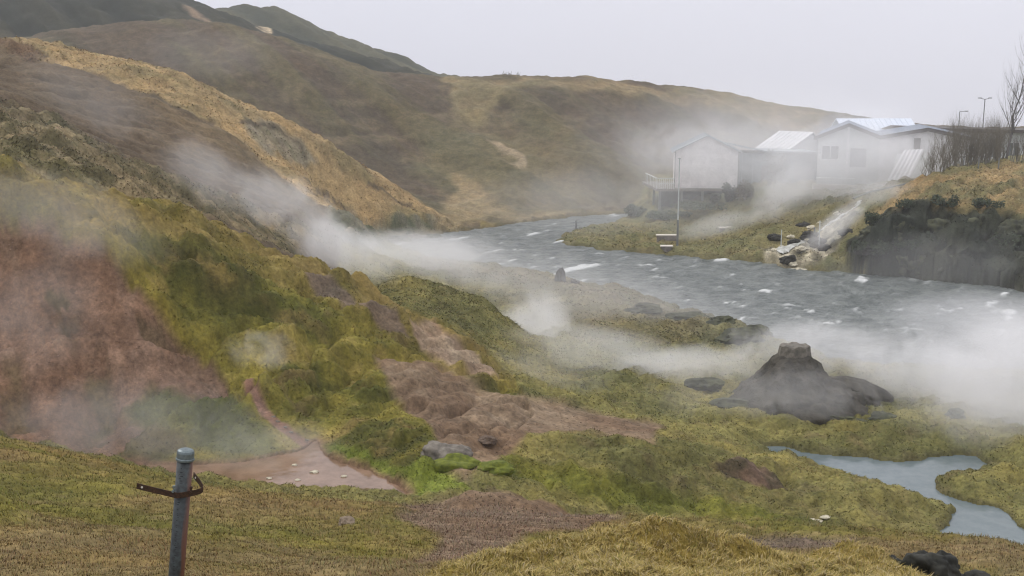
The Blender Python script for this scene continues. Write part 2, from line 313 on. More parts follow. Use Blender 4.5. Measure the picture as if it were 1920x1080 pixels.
# red cut, mud gully, dirt slopes
red = region([(-600, 330), (0, 385), (100, 406), (195, 450), (255, 515), (295, 570), (385, 632), (425, 690), (425, 740), (330, 750), (290, 800), (190, 866), (60, 820), (-600, 800)], 22, 33, 4, 10)
lay(red, (.215, .135, .096), (.138, .098, .070), mid(nA, 1.2)+nB*.6, .25)
lay(red*sstep(0, .45, nC+nA*.6)*.6, (.19, .15, .125), (.25, .155, .115), mid(nB))
lay(red*sstep(.15, .5, nS+nB*.5)*.6, (.13, .09, .065), (.11, .095, .06), mid(nB))
lay(red*sstep(.25, .5, nB*.8-nA*.5)*.55, (.30, .20, .155), (.25, .17, .13), mid(nB))
lay(region([(-600, 560), (0, 590), (140, 660), (250, 720), (330, 720), (450, 740), (560, 850), (300, 870), (150, 870), (0, 820), (-600, 830)], 22, 29, 14, 30)*sstep(-.1, .4, nS*1.4+nA*.5+nB*.3), (.070, .070, .022), (.125, .10, .042), mid(nS, 1.5)+nB, .9)
lay(region([(280, 690), (400, 720), (450, 740), (545, 850), (430, 862), (300, 820), (220, 740)], 22, 30, 16, 26)*.9, (.075, .088, .020), (.135, .13, .034), mid(nA, 1.4)+nB*.6, .9)
lay(region([(250, 560), (300, 575), (345, 612), (300, 610), (262, 590)], 22, 32, 4, 8)*.7, (.10, .08, .05), (.16, .1, .07), mid(nA, 1.4), .9)
lay(region([(452, 702), (470, 700), (492, 740), (535, 782), (605, 825), (598, 838), (560, 824), (512, 790), (480, 750)], 24, 31, 4, 12), (.26, .155, .12), (.18, .10, .07), mid(nB, 1.5), .4)
lay(region([(700, 648), (790, 655), (860, 688), (960, 735), (1100, 768), (1240, 800), (1215, 830), (1100, 822), (985, 830), (935, 862), (925, 905), (880, 915), (815, 890), (822, 830), (790, 765), (735, 705)], 22, 38, 9, 16), (.165, .110, .073), (.225, .164, .112), mid(nA, 1.4)+nB*.9, .15)
lay(region([(565, 505), (610, 510), (660, 548), (745, 590), (770, 615), (730, 615), (650, 572), (600, 545)], 30, 39, 3, 9)*.9, (.17, .125, .10), (.12, .09, .07), mid(nB, 1.4), .3)
lay(region([(770, 598), (815, 600), (880, 650), (935, 702), (900, 700), (850, 672), (790, 630)], 30, 39, 3, 9)*.9, (.23, .165, .125), (.34, .27, .20), mid(nB, 1.4)-.3, .2)
lay(region([(745, 958), (900, 938), (1050, 945), (1165, 968), (1100, 1000), (1000, 1012), (900, 1050), (800, 1090), (700, 1090), (790, 1040), (835, 1010)], 8, 23, 9, 20), (.145, .096, .062), (.205, .150, .105), mid(nA, 1.3)+nB*.9, .15)
lay(region([(1370, 998), (1500, 1003), (1620, 1015), (1560, 1035), (1400, 1030), (1330, 1015)], 11, 22, 6, 14)*.85, (.165, .12, .10), (.12, .09, .065), mid(nB, 1.2), .2)
lay(region([(1340, 868), (1390, 868), (1460, 888), (1500, 905), (1485, 915), (1420, 905), (1360, 892)], 25, 32, 2.5, 6)*.95, (.15, .10, .08), (.055, .045, .03), mid(nB, 1.6)+.15, .6)
gash = region([(105, 555), (150, 560), (185, 640), (205, 740), (240, 860), (175, 868), (150, 760), (130, 660)], 22, 31, 16, 40)
lay(gash*.6*sstep(-.35, .3, nB+nS), (.060, .048, .030), (.085, .078, .030), mid(nB), .8)
gash2 = region([(-20, 640), (30, 640), (60, 740), (120, 850), (60, 840), (0, 780)], 22, 31, 16, 40); lay(gash2*.6*sstep(-.35, .3, nB+nS), (.07, .055, .03), (.10, .085, .035), mid(nB), .8)
lay(region([(80, 515), (120, 512), (135, 530), (105, 545), (80, 535)], 22, 31, 3, 8)*.8, (.07, .065, .03), (.10, .08, .04), mid(nB), 1)
# wet bright moss
lay(region([(595, 828), (650, 840), (760, 880), (830, 890), (890, 930), (800, 935), (775, 915), (700, 888), (620, 868)], 22, 29, 6, 10), (.26, .30, .06), (.12, .145, .022), mid(nA, 1.5)+nB*.4, .8)
lay(region([(930, 870), (1100, 900), (1300, 930), (1500, 960), (1540, 975), (1300, 970), (1100, 955), (940, 925)], 22, 29, 14, 20)*.8, (.15, .16, .024), (.095, .11, .018), mid(nA, 1.5)+nB*.4, .9)
# straw grass hump at the camera's feet
lay(region([(780, 1100), (900, 1050), (1040, 1005), (1170, 980), (1300, 985), (1400, 1015), (1460, 1040), (1560, 1025), (1680, 1050), (1750, 1110), (1750, 1400), (780, 1400)], 2, 9.3, 8, 16), (.24, .18, .045), (.15, .12, .03), mid(nA, 1.2)+nB*.7, .9)
# far bank
rb = (D > 64)*(D < 122)*(PX > 1000)*(PY < 620)*(1-sstep(.05, .4, -Z-5))
rbm = region([(1195, 380), (1040, 440), (1040, 470), (1270, 488), (1500, 510), (1700, 530), (2800, 640), (2800, 200), (1700, 300), (1230, 330)], 62, 124, 4, 4)
lay(rbm, (.17, .15, .065), (.10, .11, .045), mid(nA, 1.3)+nS*.4, .7)
lay(rbm*sstep(.05, .45, nA+nB*.4)*.6, (.24, .18, .085), (.17, .14, .06), mid(nB))
lay(region([(1640, 400), (1700, 330), (1915, 305), (2700, 300), (2700, 410), (1915, 405), (1800, 392), (1700, 400)], 72, 96, 8, 14)*.85, (.28, .19, .085), (.13, .115, .05), mid(nS, 1.6)+nA*.6, .9)
cliff = region([(1585, 430), (1640, 396), (1720, 392), (1800, 400), (1915, 408), (2700, 430), (2700, 640), (1915, 560), (1700, 530), (1650, 500), (1590, 470)], 64, 77, 5, 10)
lay(cliff, (.018, .024, .020), (.045, .048, .026), mid(nA, 1.8)+nB*.8, .8)
lay(region([(1220, 352), (1420, 352), (1450, 360), (1380, 372), (1330, 392), (1230, 400)], 96, 118, 5, 8)*.9, (.055, .065, .05), (.09, .10, .055), mid(nA), .8)
lay(region([(1430, 462), (1495, 450), (1550, 425), (1595, 385), (1618, 392), (1580, 450), (1545, 485), (1480, 503), (1436, 498)], 70, 88, 4, 8)*.9, (.45, .42, .33), (.08, .075, .05), mid(nB, 2.0)+nA*.8, .6)
# bank rocks on our side
lay(region([(1230, 578), (1300, 575), (1420, 610), (1450, 640), (1380, 660), (1300, 630)], 44, 58, 8, 14)*.6, (.09, .10, .07), (.15, .15, .10), mid(nB), 1)
lay(region([(780, 486), (1000, 505), (1180, 540), (1330, 590), (1200, 580), (1000, 540), (800, 510)], 46, 82, 5, 10)*.7, (.15, .115, .085), (.12, .115, .07), mid(nB), .6)
lay(region([(780, 492), (1000, 512), (1180, 548), (1330, 600), (1300, 660), (1150, 640), (1020, 600), (960, 560), (850, 540)], 46, 80, 18, 20)*.6, (.145, .118, .072), (.11, .105, .06), mid(nB), .5)
col *= (1+.22*np.clip(fbm(XX, Y, .5, 5, 90, D, gain=.85), -1, 1)+.14*np.clip(fbm(XX, Y, 3, 5, 95, D, gain=.8), -1, 1))[..., None]
col *= (1+.30*np.clip(fbm(XX, Y*.7, 24, 10, 97, D, gain=.93, k=.0022), -1.2, 1.2)*(1-.3*(D < 20)))[..., None]
cmix = (cliff*.6)[..., None]; col = col*(1-cmix)+np.array((.034, .040, .030), np.float32)*cmix
tint = fbm(XX, Y, 9, 7, 99, D, gain=.8); col[..., 0] *= 1+.10*tint; col[..., 2] *= 1-.12*tint
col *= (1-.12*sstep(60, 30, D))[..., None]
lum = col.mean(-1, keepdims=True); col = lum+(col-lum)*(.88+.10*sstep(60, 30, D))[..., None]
col = np.clip(col, .012, .8)

# ------------------------------------------------------------------ relief
amp = np.interp(D, [1, 8, 20, 40, 80, 150, 300], [.25, .5, 1, 1.5, 2.2, 3.2, 5])
relief = fbm(XX, Y, 9, 4, 110, D)*.16*amp
tuss = np.abs(perlin(XX/1.15+WARPX*.7, Y/1.15+WARPY*.7, 140))*1.5
tuss2 = np.abs(perlin(XX/.42+WARPX*.9, Y/.42+WARPY*.9, 150))*1.4
tuss3 = fbm(XX, Y, .22, 4, 160, D, gain=.75)
fade2 = np.clip((.42/(D*.0035)-1)/2, 0, 1); fade1 = np.clip((1.15/(D*.0035)-1)/2, 0, 1)
relief += hum*(1-.55*spur)*(tuss*.40*fade1*np.clip(D/14, .25, 1.3)+tuss2*.17*fade2*np.clip(D/12, .3, 1)+tuss3*.06*np.clip(D/9, .35, 2.2))
relief += hum*nS*(.20+.22*spur)*np.clip(D/25, .2, 3)+(1-hum*.5)*tuss3*.011*np.clip(D/8, .3, 6)
relief += (m*.16*hum+spur*.36)*fbm(cx*.38, cyy, 1.9, 5, 172, D, gain=.62, absn=True)
relief += hum*fbm(XX, Y, 3.0, 5, 170, D, gain=.7, absn=True)*.10*np.clip(D/20, .2, 4)
relief += cliff*fbm(XX, Y, 4, 6, 180, D, gain=.8)*1.4
# small terraces where turf slips, mostly on the spur
ter = fbm(cx*.3, cyy, 3.2, 3, 190, D)
relief -= spur*(sstep(.28, .34, ter)-sstep(.34, .62, ter))*.30
# a few turf overhangs one can point to
for poly, dd, dep in (([(330, 468), (350, 462), (368, 475), (362, 486), (340, 482)], (28, 36), .5), ([(555, 530), (575, 535), (605, 555), (600, 560), (570, 548)], (28, 39), .5),
                      ([(615, 572), (640, 570), (668, 584), (662, 590), (630, 584)], (28, 39), .5), ([(705, 642), (760, 640), (775, 650), (720, 655)], (28, 39), .25),
                      ([(1455, 870), (1475, 872), (1500, 905), (1480, 912), (1460, 890)], (26, 32), .25), ([(560, 610), (620, 625), (640, 640), (590, 640)], (28, 36), .3)):
    relief -= region(poly, dd[0], dd[1], 4, 5)*dep
relief += (h2+h0)*(gully*1.1+gridge*.5)*np.clip((D-100)/30, 0, 1.2)*np.where(h0 > .5, 1, .30+.70*sstep(0, 60, PY-np.interp(PX, [350, 500, 620, 830, 1100, 1300, 1500, 1700, 1900], [42, 60, 108, 147, 150, 168, 203, 233, 246])))+h1*nS*.35*(1-tan)
relief -= red*.38*sstep(22.5, 25, D)+(gash+gash2)*.35
relief += red*nS*.22
nearfade = np.clip((D-1.5)/2.5, .1, 1)
Z = Z+relief*nearfade

# ------------------------------------------------------------------ water bodies carved into the land
def wpoly(pts, z): return [tuple(onz(x, y, z)[:2]) for x, y in pts]
RIVER = wpoly([(1182, 400), (1100, 404), (1000, 415), (860, 434), (760, 447), (700, 455), (640, 462), (590, 470), (600, 488), (700, 492), (790, 489), (900, 496), (1000, 513), (1060, 522), (1100, 531), (1180, 546), (1260, 575), (1330, 598), (1450, 640), (1560, 674), (1700, 690), (1915, 702), (3000, 745),
               (3000, 640), (2600, 608), (1915, 545), (1800, 531), (1650, 516), (1500, 504), (1420, 492), (1270, 480), (1100, 466), (1045, 452), (1060, 440), (1110, 426), (1150, 420), (1180, 408)], 0.0)
STREAM = wpoly([(1425, 838), (1480, 845), (1560, 852), (1640, 862), (1720, 868), (1790, 852), (1830, 856), (1832, 880), (1770, 905), (1765, 918), (1830, 945), (1890, 965), (1925, 990), (2300, 1010), (2300, 1100), (1920, 1060), (1800, 1030), (1740, 1005), (1770, 995), (1795, 975), (1785, 960), (1700, 930), (1600, 902), (1500, 868), (1450, 852)], .45)
POOL = wpoly([(590, 828), (608, 850), (640, 868), (700, 885), (750, 905), (778, 932), (760, 938), (700, 932), (640, 922), (560, 918), (480, 910), (400, 903), (330, 898), (250, 893), (180, 882), (230, 872), (330, 868), (430, 866), (500, 860), (560, 850)], 3.05)
wn = fbm(XX, Y, 2.0, 4, 200, D)
WSD = {}
def carve(name, poly, zw, wob, bank):
    global Z
    xs = [p[0] for p in poly]; ys = [p[1] for p in poly]
    sel = (XX > min(xs)-8) & (XX < max(xs)+8) & (Y > min(ys)-8) & (Y < max(ys)+8)
    s = np.full(PX.shape, 99., np.float32)
    s[sel] = poly_sd(XX[sel], Y[sel], poly); s += wn*wob
    WSD[name] = s
    zin = zw-.08-np.clip(-s, 0, 3)*.2+wn*.03
    zout = zw+.02+np.clip(s, 0, 2)*bank*(1+wn)
    k = np.clip(1-(s-1.2)/2.2, 0, 1)
    Z = np.where(s < 0, np.minimum(Z, zin), np.where(s < 3.4, np.maximum(Z, zout*k+(Z)*(1-k)), Z))
    cap_ = zw+.06+np.clip(s, 0, 9)*.75*(1+.5*wn)+cliff*30; Z = np.where((s >= 0) & (s < 2.2) & (Z < zw+1.6), np.minimum(Z, cap_), Z)
    lo = (s >= 0) & (s < .9)                          # cut banks stay above the water
    Z = np.where(lo, np.maximum(Z, zw+.03+s*bank), Z)
carve('river', RIVER, 0.0, .7, .25)
carve('stream', STREAM, .45, .42, .35)
carve('pool', POOL, 3.05, .26, .25)
wet = (np.clip(1-np.abs(WSD['river'])/1.0, 0, 1)*.6+np.clip(1-np.abs(WSD['stream'])/.25, 0, 1)*.6)
lay(np.clip(wet, 0, 1)*(1-cliff), (.06, .055, .035), (.09, .085, .05), mid(nB))
poolbed = (1-sstep(-.05, .25, WSD['pool']))
lay(poolbed, (.19, .12, .085), (.15, .09, .065), mid(nB))

XG, YG = XX, Y
push = cliff*(perlin(XX/1.3+3, Z/.9+Y*.2, 310)*1.0+perlin(XX/.5, Z/.45+Y*.3, 311)*.5+perlin(XX/.22, Z/.22, 312)*.25)*np.clip(Z, 0, 1)
Y = Y+push
# ------------------------------------------------------------------ helpers: materials and meshes
def mat(name, color, rough=.8, noise=None, bump=0, bscale=20, metal=0, color2=None, spec=.3, attr=None):
    m = bpy.data.materials.new(name); m.use_nodes = True
    t = m.node_tree; b = t.nodes['Principled BSDF']
    b.inputs['Roughness'].default_value = rough; b.inputs['Metallic'].default_value = metal
    b.inputs['Specular IOR Level'].default_value = spec
    b.inputs['Base Color'].default_value = (*color, 1)
    tcn = t.nodes.new('ShaderNodeTexCoord')
    if attr:
        a = t.nodes.new('ShaderNodeAttribute'); a.attribute_name = attr; src = a.outputs['Color']
        t.links.new(src, b.inputs['Base Color'])
    if noise:
        nz = t.nodes.new('ShaderNodeTexNoise'); nz.inputs['Scale'].default_value = noise; nz.inputs['Detail'].default_value = 10 if attr else 6
        nz.inputs['Roughness'].default_value = .8 if attr else .65
        t.links.new(tcn.outputs['Object'], nz.inputs['Vector'])
        cr = t.nodes.new('ShaderNodeValToRGB'); cr.color_ramp.elements[0].position = .35; cr.color_ramp.elements[1].position = .65
        c2 = color2 or tuple(c*.55 for c in color)
        if attr:
            cr.color_ramp.elements[0].color = (.55, .54, .52, 1); cr.color_ramp.elements[1].color = (1.45, 1.42, 1.32, 1)
            mxn = t.nodes.new('ShaderNodeMix'); mxn.data_type = 'RGBA'; mxn.blend_type = 'MULTIPLY'; mxn.inputs['Factor'].default_value = 1
            t.links.new(nz.outputs['Fac'], cr.inputs['Fac']); t.links.new(src, mxn.inputs['A']); t.links.new(cr.outputs['Color'], mxn.inputs['B'])
            n3 = t.nodes.new('ShaderNodeTexNoise'); n3.inputs['Scale'].default_value = 1.1; n3.inputs['Detail'].default_value = 5; n3.inputs['Roughness'].default_value = .75
            t.links.new(tcn.outputs['Object'], n3.inputs['Vector']); m3 = t.nodes.new('ShaderNodeMapRange'); m3.inputs['From Min'].default_value = .35; m3.inputs['From Max'].default_value = .65
            m3.inputs['To Min'].default_value = .72; m3.inputs['To Max'].default_value = 1.28; t.links.new(n3.outputs['Fac'], m3.inputs['Value'])
            vs_ = t.nodes.new('ShaderNodeVectorMath'); vs_.operation = 'SCALE'; t.links.new(mxn.outputs['Result'], vs_.inputs[0]); t.links.new(m3.outputs[0], vs_.inputs['Scale'])
            t.links.new(vs_.outputs[0], b.inputs['Base Color'])
        else:
            cr.color_ramp.elements[0].color = (*c2, 1); cr.color_ramp.elements[1].color = (*color, 1)
            t.links.new(nz.outputs['Fac'], cr.inputs['Fac']); t.links.new(cr.outputs['Color'], b.inputs['Base Color'])
    if bump:
        nb = t.nodes.new('ShaderNodeTexNoise'); nb.inputs['Scale'].default_value = bscale; nb.inputs['Detail'].default_value = 8
        nb.inputs['Roughness'].default_value = .7
        t.links.new(tcn.outputs['Object'], nb.inputs['Vector'])
        bp = t.nodes.new('ShaderNodeBump'); bp.inputs['Strength'].default_value = min(bump*5, 1); bp.inputs['Distance'].default_value = bump
        t.links.new(nb.outputs['Fac'], bp.inputs['Height']); t.links.new(bp.outputs['Normal'], b.inputs['Normal'])
    return m
def tag(o, label=None, cat=None, group=None, kind=None):
    for k, v in (('label', label), ('category', cat), ('group', group), ('kind', kind)):
        if v: o[k] = v
    return o
def npmesh(name, co, quads, m, colors=None, smooth=True, tris=False):
    me = bpy.data.meshes.new(name); k = 3 if tris else 4
    me.vertices.add(len(co)); me.vertices.foreach_set('co', np.ascontiguousarray(co, np.float32).ravel())
    nq = len(quads); me.loops.add(nq*k); me.polygons.add(nq)
    me.loops.foreach_set('vertex_index', np.ascontiguousarray(quads, np.int32).ravel())
    me.polygons.foreach_set('loop_start', np.arange(0, nq*k, k, dtype=np.int32))
    if smooth: me.polygons.foreach_set('use_smooth', np.ones(nq, bool))
    if colors is not None:
        at = me.color_attributes.new('cover', 'FLOAT_COLOR', 'POINT')
        cc = np.ones((len(co), 4), np.float32); cc[:, :3] = colors; at.data.foreach_set('color', cc.ravel())
    me.update(); me.materials.append(m)
    o = bpy.data.objects.new(name, me); C.objects.link(o); return o
class MB:
    def __init__(s): s.v = []; s.f = []
    def quad(s, *p):
        i = len(s.v); s.v += [tuple(q) for q in p]; s.f.append(tuple(range(i, i+len(p)))); return s
    def box(s, x0, x1, y0, y1, z0, z1):
        i = len(s.v)
        s.v += [(x0, y0, z0), (x1, y0, z0), (x1, y1, z0), (x0, y1, z0), (x0, y0, z1), (x1, y0, z1), (x1, y1, z1), (x0, y1, z1)]
        s.f += [tuple(i+k for k in q) for q in ((0, 3, 2, 1), (4, 5, 6, 7), (0, 1, 5, 4), (1, 2, 6, 5), (2, 3, 7, 6), (3, 0, 4, 7))]; return s
    def prism(s, prof, y0, y1):                       # profile in xz, along y
        i = len(s.v); m = len(prof)
        s.v += [(x, y0, z) for x, z in prof]+[(x, y1, z) for x, z in prof]
        s.f.append(tuple(range(i, i+m))); s.f.append(tuple(range(i+2*m-1, i+m-1, -1)))
        for k in range(m): s.f.append((i+k, i+m+k, i+m+(k+1) % m, i+(k+1) % m))
        return s
    def tube(s, pts, rs, n=6):
        pts = [Vector(p) for p in pts]
        if not hasattr(rs, '__len__'): rs = [rs]*len(pts)
        base = len(s.v); d0 = None
        for k, p in enumerate(pts):
            d = (pts[min(k+1, len(pts)-1)]-pts[max(k-1, 0)]).normalized()
            a = d.cross(Vector((0, 0, 1)) if abs(d.z) < .9 else Vector((1, 0, 0))).normalized(); b = d.cross(a)
            for j in range(n):
                t = 2*math.pi*j/n; s.v.append(tuple(p+(a*math.cos(t)+b*math.sin(t))*rs[k]))
        for k in range(len(pts)-1):
            for j in range(n):
                q = base+k*n; s.f.append((q+j, q+(j+1) % n, q+n+(j+1) % n, q+n+j))
        s.f.append(tuple(base+j for j in range(n))[::-1]); s.f.append(tuple(base+(len(pts)-1)*n+j for j in range(n)))
        return s
    def build(s, name, m, parent=None, smooth=False):
        me = bpy.data.meshes.new(name); me.from_pydata(s.v, [], s.f); me.materials.append(m)
        if smooth: me.polygons.foreach_set('use_smooth', [True]*len(me.polygons))
        me.update(); o = bpy.data.objects.new(name, me); C.objects.link(o)
        if parent: o.parent = parent
        return o
def empty(name, loc, rz=0, **k):
    o = bpy.data.objects.new(name, None); C.objects.link(o); o.location = loc; o.rotation_euler = (0, 0, rz); tag(o, **k); return o

# ------------------------------------------------------------------ land sheets
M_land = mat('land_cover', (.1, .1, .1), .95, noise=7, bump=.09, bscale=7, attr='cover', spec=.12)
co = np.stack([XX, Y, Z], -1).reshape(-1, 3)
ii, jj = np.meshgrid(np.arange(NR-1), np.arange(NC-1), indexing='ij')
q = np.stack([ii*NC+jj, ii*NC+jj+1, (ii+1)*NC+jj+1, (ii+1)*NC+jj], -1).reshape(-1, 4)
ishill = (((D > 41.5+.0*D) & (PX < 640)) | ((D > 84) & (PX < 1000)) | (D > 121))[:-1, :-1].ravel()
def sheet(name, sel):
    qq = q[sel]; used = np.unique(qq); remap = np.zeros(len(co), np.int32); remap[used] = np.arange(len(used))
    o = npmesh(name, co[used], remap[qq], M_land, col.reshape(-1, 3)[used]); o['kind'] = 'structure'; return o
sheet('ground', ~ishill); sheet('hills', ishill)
def apron(cols, rows_):
    P3 = co.reshape(NR, NC, 3)
    for e, s in ((0, -1), (NC-1, 1)):                  # land carries on to either side of the camera
        p = P3[:rows_:4, e]; n_ = len(p); v = np.concatenate([p, p+np.array((s*12, 0, -.3)), p+np.array((s*70, 0, -1))])
        cc = np.tile(col[:rows_:4, e], (3, 1)); k = np.arange(n_-1)
        qq = np.concatenate([np.stack([k, k+1, k+1+n_, k+n_], -1), np.stack([k+n_, k+1+n_, k+1+2*n_, k+2*n_], -1)])
        if s < 0: qq = qq[:, ::-1]
        npmesh('ground', v, qq[:, ::-1], M_land, cc)['kind'] = 'structure'
    z0 = float(P3[0, :, 2].mean()); y0 = float(P3[0, 0, 1])
    v = np.array([(-75, -25, z0), (75, -25, z0), (75, y0+.02, z0), (-75, y0+.02, z0)], float)
    npmesh('ground', v, np.array([[0, 1, 2, 3]]), M_land, np.tile(col[0, :1], (4, 1)))['kind'] = 'structure'
apron(NC, int(np.searchsorted(ls, math.log(30))))
def ground_z(x, y):
    x = np.atleast_1d(np.asarray(x, float)); y = np.atleast_1d(np.asarray(y, float))
    fi = np.interp(np.log(y), ls, np.arange(NR)); fj = (x/y-us[0])/(us[1]-us[0])
    return bilin(Z, fi, fj)
def ground_col(x, y):
    fi = np.clip(np.round(np.interp(np.log(y), ls, np.arange(NR))).astype(int), 0, NR-1); fj = np.clip(np.round((x/y-us[0])/(us[1]-us[0])).astype(int), 0, NC-1)
    return col[fi, fj], fi, fj
def gz(x, y): return float(ground_z(x, y)[0])

# ------------------------------------------------------------------ water
def water_mat(name, c1, c2, rough, bump, scale, foam=False, stretch=(1, 1, 1)):
    m = bpy.data.materials.new(name); m.use_nodes = True; t = m.node_tree; b = t.nodes['Principled BSDF']
    b.inputs['Roughness'].default_value = rough; b.inputs['IOR'].default_value = 1.33
    tcn = t.nodes.new('ShaderNodeTexCoord'); mp = t.nodes.new('ShaderNodeMapping'); mp.inputs['Scale'].default_value = stretch
    t.links.new(tcn.outputs['Object'], mp.inputs['Vector'])
    nz = t.nodes.new('ShaderNodeTexNoise'); nz.inputs['Scale'].default_value = scale*.35; nz.inputs['Detail'].default_value = 7; nz.inputs['Roughness'].default_value = .7
    t.links.new(mp.outputs[0], nz.inputs['Vector'])
    cr = t.nodes.new('ShaderNodeValToRGB'); cr.color_ramp.elements[0].position = .38; cr.color_ramp.elements[1].position = .62
    cr.color_ramp.elements[0].color = (*c1, 1); cr.color_ramp.elements[1].color = (*c2, 1)
    t.links.new(nz.outputs['Fac'], cr.inputs['Fac']); src = cr.outputs['Color']
    if foam:
        a = t.nodes.new('ShaderNodeAttribute'); a.attribute_name = 'cover'
        mxn = t.nodes.new('ShaderNodeMix'); mxn.data_type = 'RGBA'; mxn.inputs['B'].default_value = (.85, .87, .88, 1)
        t.links.new(a.outputs['Fac'], mxn.inputs['Factor']); t.links.new(src, mxn.inputs['A']); src = mxn.outputs['Result']
        rr = t.nodes.new('ShaderNodeMapRange'); rr.inputs['To Min'].default_value = rough; rr.inputs['To Max'].default_value = .9
        t.links.new(a.outputs['Fac'], rr.inputs['Value']); t.links.new(rr.outputs[0], b.inputs['Roughness'])
    t.links.new(src, b.inputs['Base Color'])
    nb = t.nodes.new('ShaderNodeTexNoise'); nb.inputs['Scale'].default_value = scale; nb.inputs['Detail'].default_value = 5
    t.links.new(mp.outputs[0], nb.inputs['Vector'])
    bp = t.nodes.new('ShaderNodeBump'); bp.inputs['Strength'].default_value = 1; bp.inputs['Distance'].default_value = bump
    t.links.new(nb.outputs['Fac'], bp.inputs['Height']); t.links.new(bp.outputs['Normal'], b.inputs['Normal'])
    return m
def water(name, key, zw, m, zdisp, colors):
    s = WSD[key]; near = (s < .8)
    nb4 = near[:-1, :-1] | near[1:, :-1] | near[:-1, 1:] | near[1:, 1:]
    qq = q[nb4.ravel()]; used = np.unique(qq); remap = np.zeros(len(co), np.int32); remap[used] = np.arange(len(used))
    c = co[used].copy(); c[:, 2] = zw+zdisp.ravel()[used]
    cl = None if colors is None else np.repeat(colors.ravel()[used][:, None], 3, 1)
    o = npmesh(name, c, remap[qq], m, cl); o['kind'] = 'structure'; return o
fx, fy = XX*.5+Y*.86, XX*.86-Y*.5                    # along and across the flow
wav = fbm(fx*.8, fy*1.2, 1.6, 5, 220, D, gain=.7)
rap = fbm(fx*.22, fy*1.1, 2.2, 4, 240, D, gain=.6)
chop = fbm(fx*.5, fy*1.4, .9, 4, 230, D, gain=.8, k=.0016)
foam = sstep(.42, .80, rap+wav*.45+chop*.25+fbm(XX, Y, 14, 2, 260)*.25)*.5+sstep(.35, .9, chop+wav*.3)*.22
for (fpx, fpy, lx, ly, s) in ((955, 470, 22, 3.5, 1), (925, 471, 14, 3, .7), (1220, 497, 26, 3, .9), (1130, 476, 12, 2, .5), (1270, 487, 14, 1.8, .9), (1425, 545, 36, 4, .9), (1368, 569, 18, 4, 1), (1515, 583, 10, 6, .7), (1545, 588, 26, 5, .8),
                              (1555, 604, 24, 4, 1), (1790, 578, 32, 5, .95), (1320, 537, 30, 3, .6), (1690, 581, 16, 3, .6), (1620, 580, 20, 3, .4), (1240, 520, 26, 2.5, .4), (845, 480, 8, 3, .6), (1195, 402, 16, 2.5, 1), (1150, 404, 14, 1.6, .8), (1480, 572, 24, 3, .6),
                              (1000, 478, 12, 2.5, .5), (1130, 525, 14, 3, .5), (1700, 618, 26, 4, .6), (1760, 640, 26, 4, .5), (1050, 500, 20, 2, .3), (1295, 500, 22, 2, .4)):
    p = onz(fpx, fpy, 0); sc_ = p.y/F; vy = p.y*p.y/(F*12)
    ex = (XX-p.x)/(lx*sc_*.9); ey = (Y-p.y)/(ly*vy)
    ey = ey+fbm(XX, Y, 1.5, 3, 270, D)*1.3
    g = np.exp(-(ex*ex*.6+ey*ey*1.6))
    foam = np.maximum(foam, s*.55*sstep(.38, 1.3, g*(1+wav*2.4+chop*2.2)))
M_river = water_mat('river_water', (.040, .052, .052), (.125, .14, .135), .38, .22, 2.3, True)
water('river', 'river', 0.0, M_river, wav*.13+chop*.05+foam*.08, np.clip(foam, 0, 1))
water('stream', 'stream', .45, water_mat('stream_water', (.10, .13, .14), (.13, .16, .17), .12, .006, 6), XX*0, None)
water('hot_pool_water', 'pool', 3.05, water_mat('mud_water', (.15, .095, .062), (.235, .155, .108), .09, .005, 4), XX*0, None)

# ------------------------------------------------------------------ rocks
def rock_mesh(name, r, seed, m, squash=(1, 1, 1), rough=.35, sub=3):
    import bmesh
    bm = bmesh.new(); bmesh.ops.create_icosphere(bm, subdivisions=sub, radius=1)
    from mathutils import noise as mn
    off = Vector((seed*3.7, seed*1.3, seed*2.1))
    for v in bm.verts:
        p = v.co.normalized()
        a = mn.noise(p*1.1+off)*rough*1.4+mn.noise(p*2.7+off)*rough*.6+mn.noise(p*7+off)*rough*.22
        c = mn.cell(p*1.7+off)*rough*.35
        v.co = p*(1+a+c)
        v.co = Vector((v.co.x*r*squash[0], v.co.y*r*squash[1], v.co.z*r*squash[2]))
    me = bpy.data.meshes.new(name); bm.to_mesh(me); bm.free(); me.materials.append(m)
    me.polygons.foreach_set('use_smooth', [sub > 3]*len(me.polygons))
    return me
def rock(px, py, D_, r, seed, m, squash, label, cat='rock', group=None, name='rock', rz=0., sink=.25, rough=.35, sub=3):
    p = P(px, py, D_); z = gz(p.x, p.y)
    o = bpy.data.objects.new(name, rock_mesh(name, r, seed, m, squash, rough, sub)); C.objects.link(o)
    o.location = (p.x, p.y, z+r*squash[2]*(1-2*sink)*.5+0); o.rotation_euler = (0, 0, rz)
    return tag(o, label, cat, group)
M_dark = mat('lava_rock', (.045, .043, .036), .9, noise=9, color2=(.012, .013, .012), bump=.03, bscale=18)
M_darkmoss = mat('mossy_rock', (.085, .09, .05), .9, noise=2.2, color2=(.03, .033, .028), bump=.05, bscale=9)
M_grey = mat('grey_rock', (.20, .18, .15), .9, noise=6, color2=(.09, .08, .07), bump=.02, bscale=14)
M_pale = mat('silica_crust', (.60, .56, .44), .8, noise=3, color2=(.30, .27, .2), bump=.03, bscale=9)
M_stone = mat('tan_stone', (.24, .19, .14), .9, noise=9, color2=(.12, .09, .065))
M_brown = mat('earthy_rock', (.15, .11, .08), .95, noise=12, color2=(.07, .05, .04), bump=.02, bscale=25)

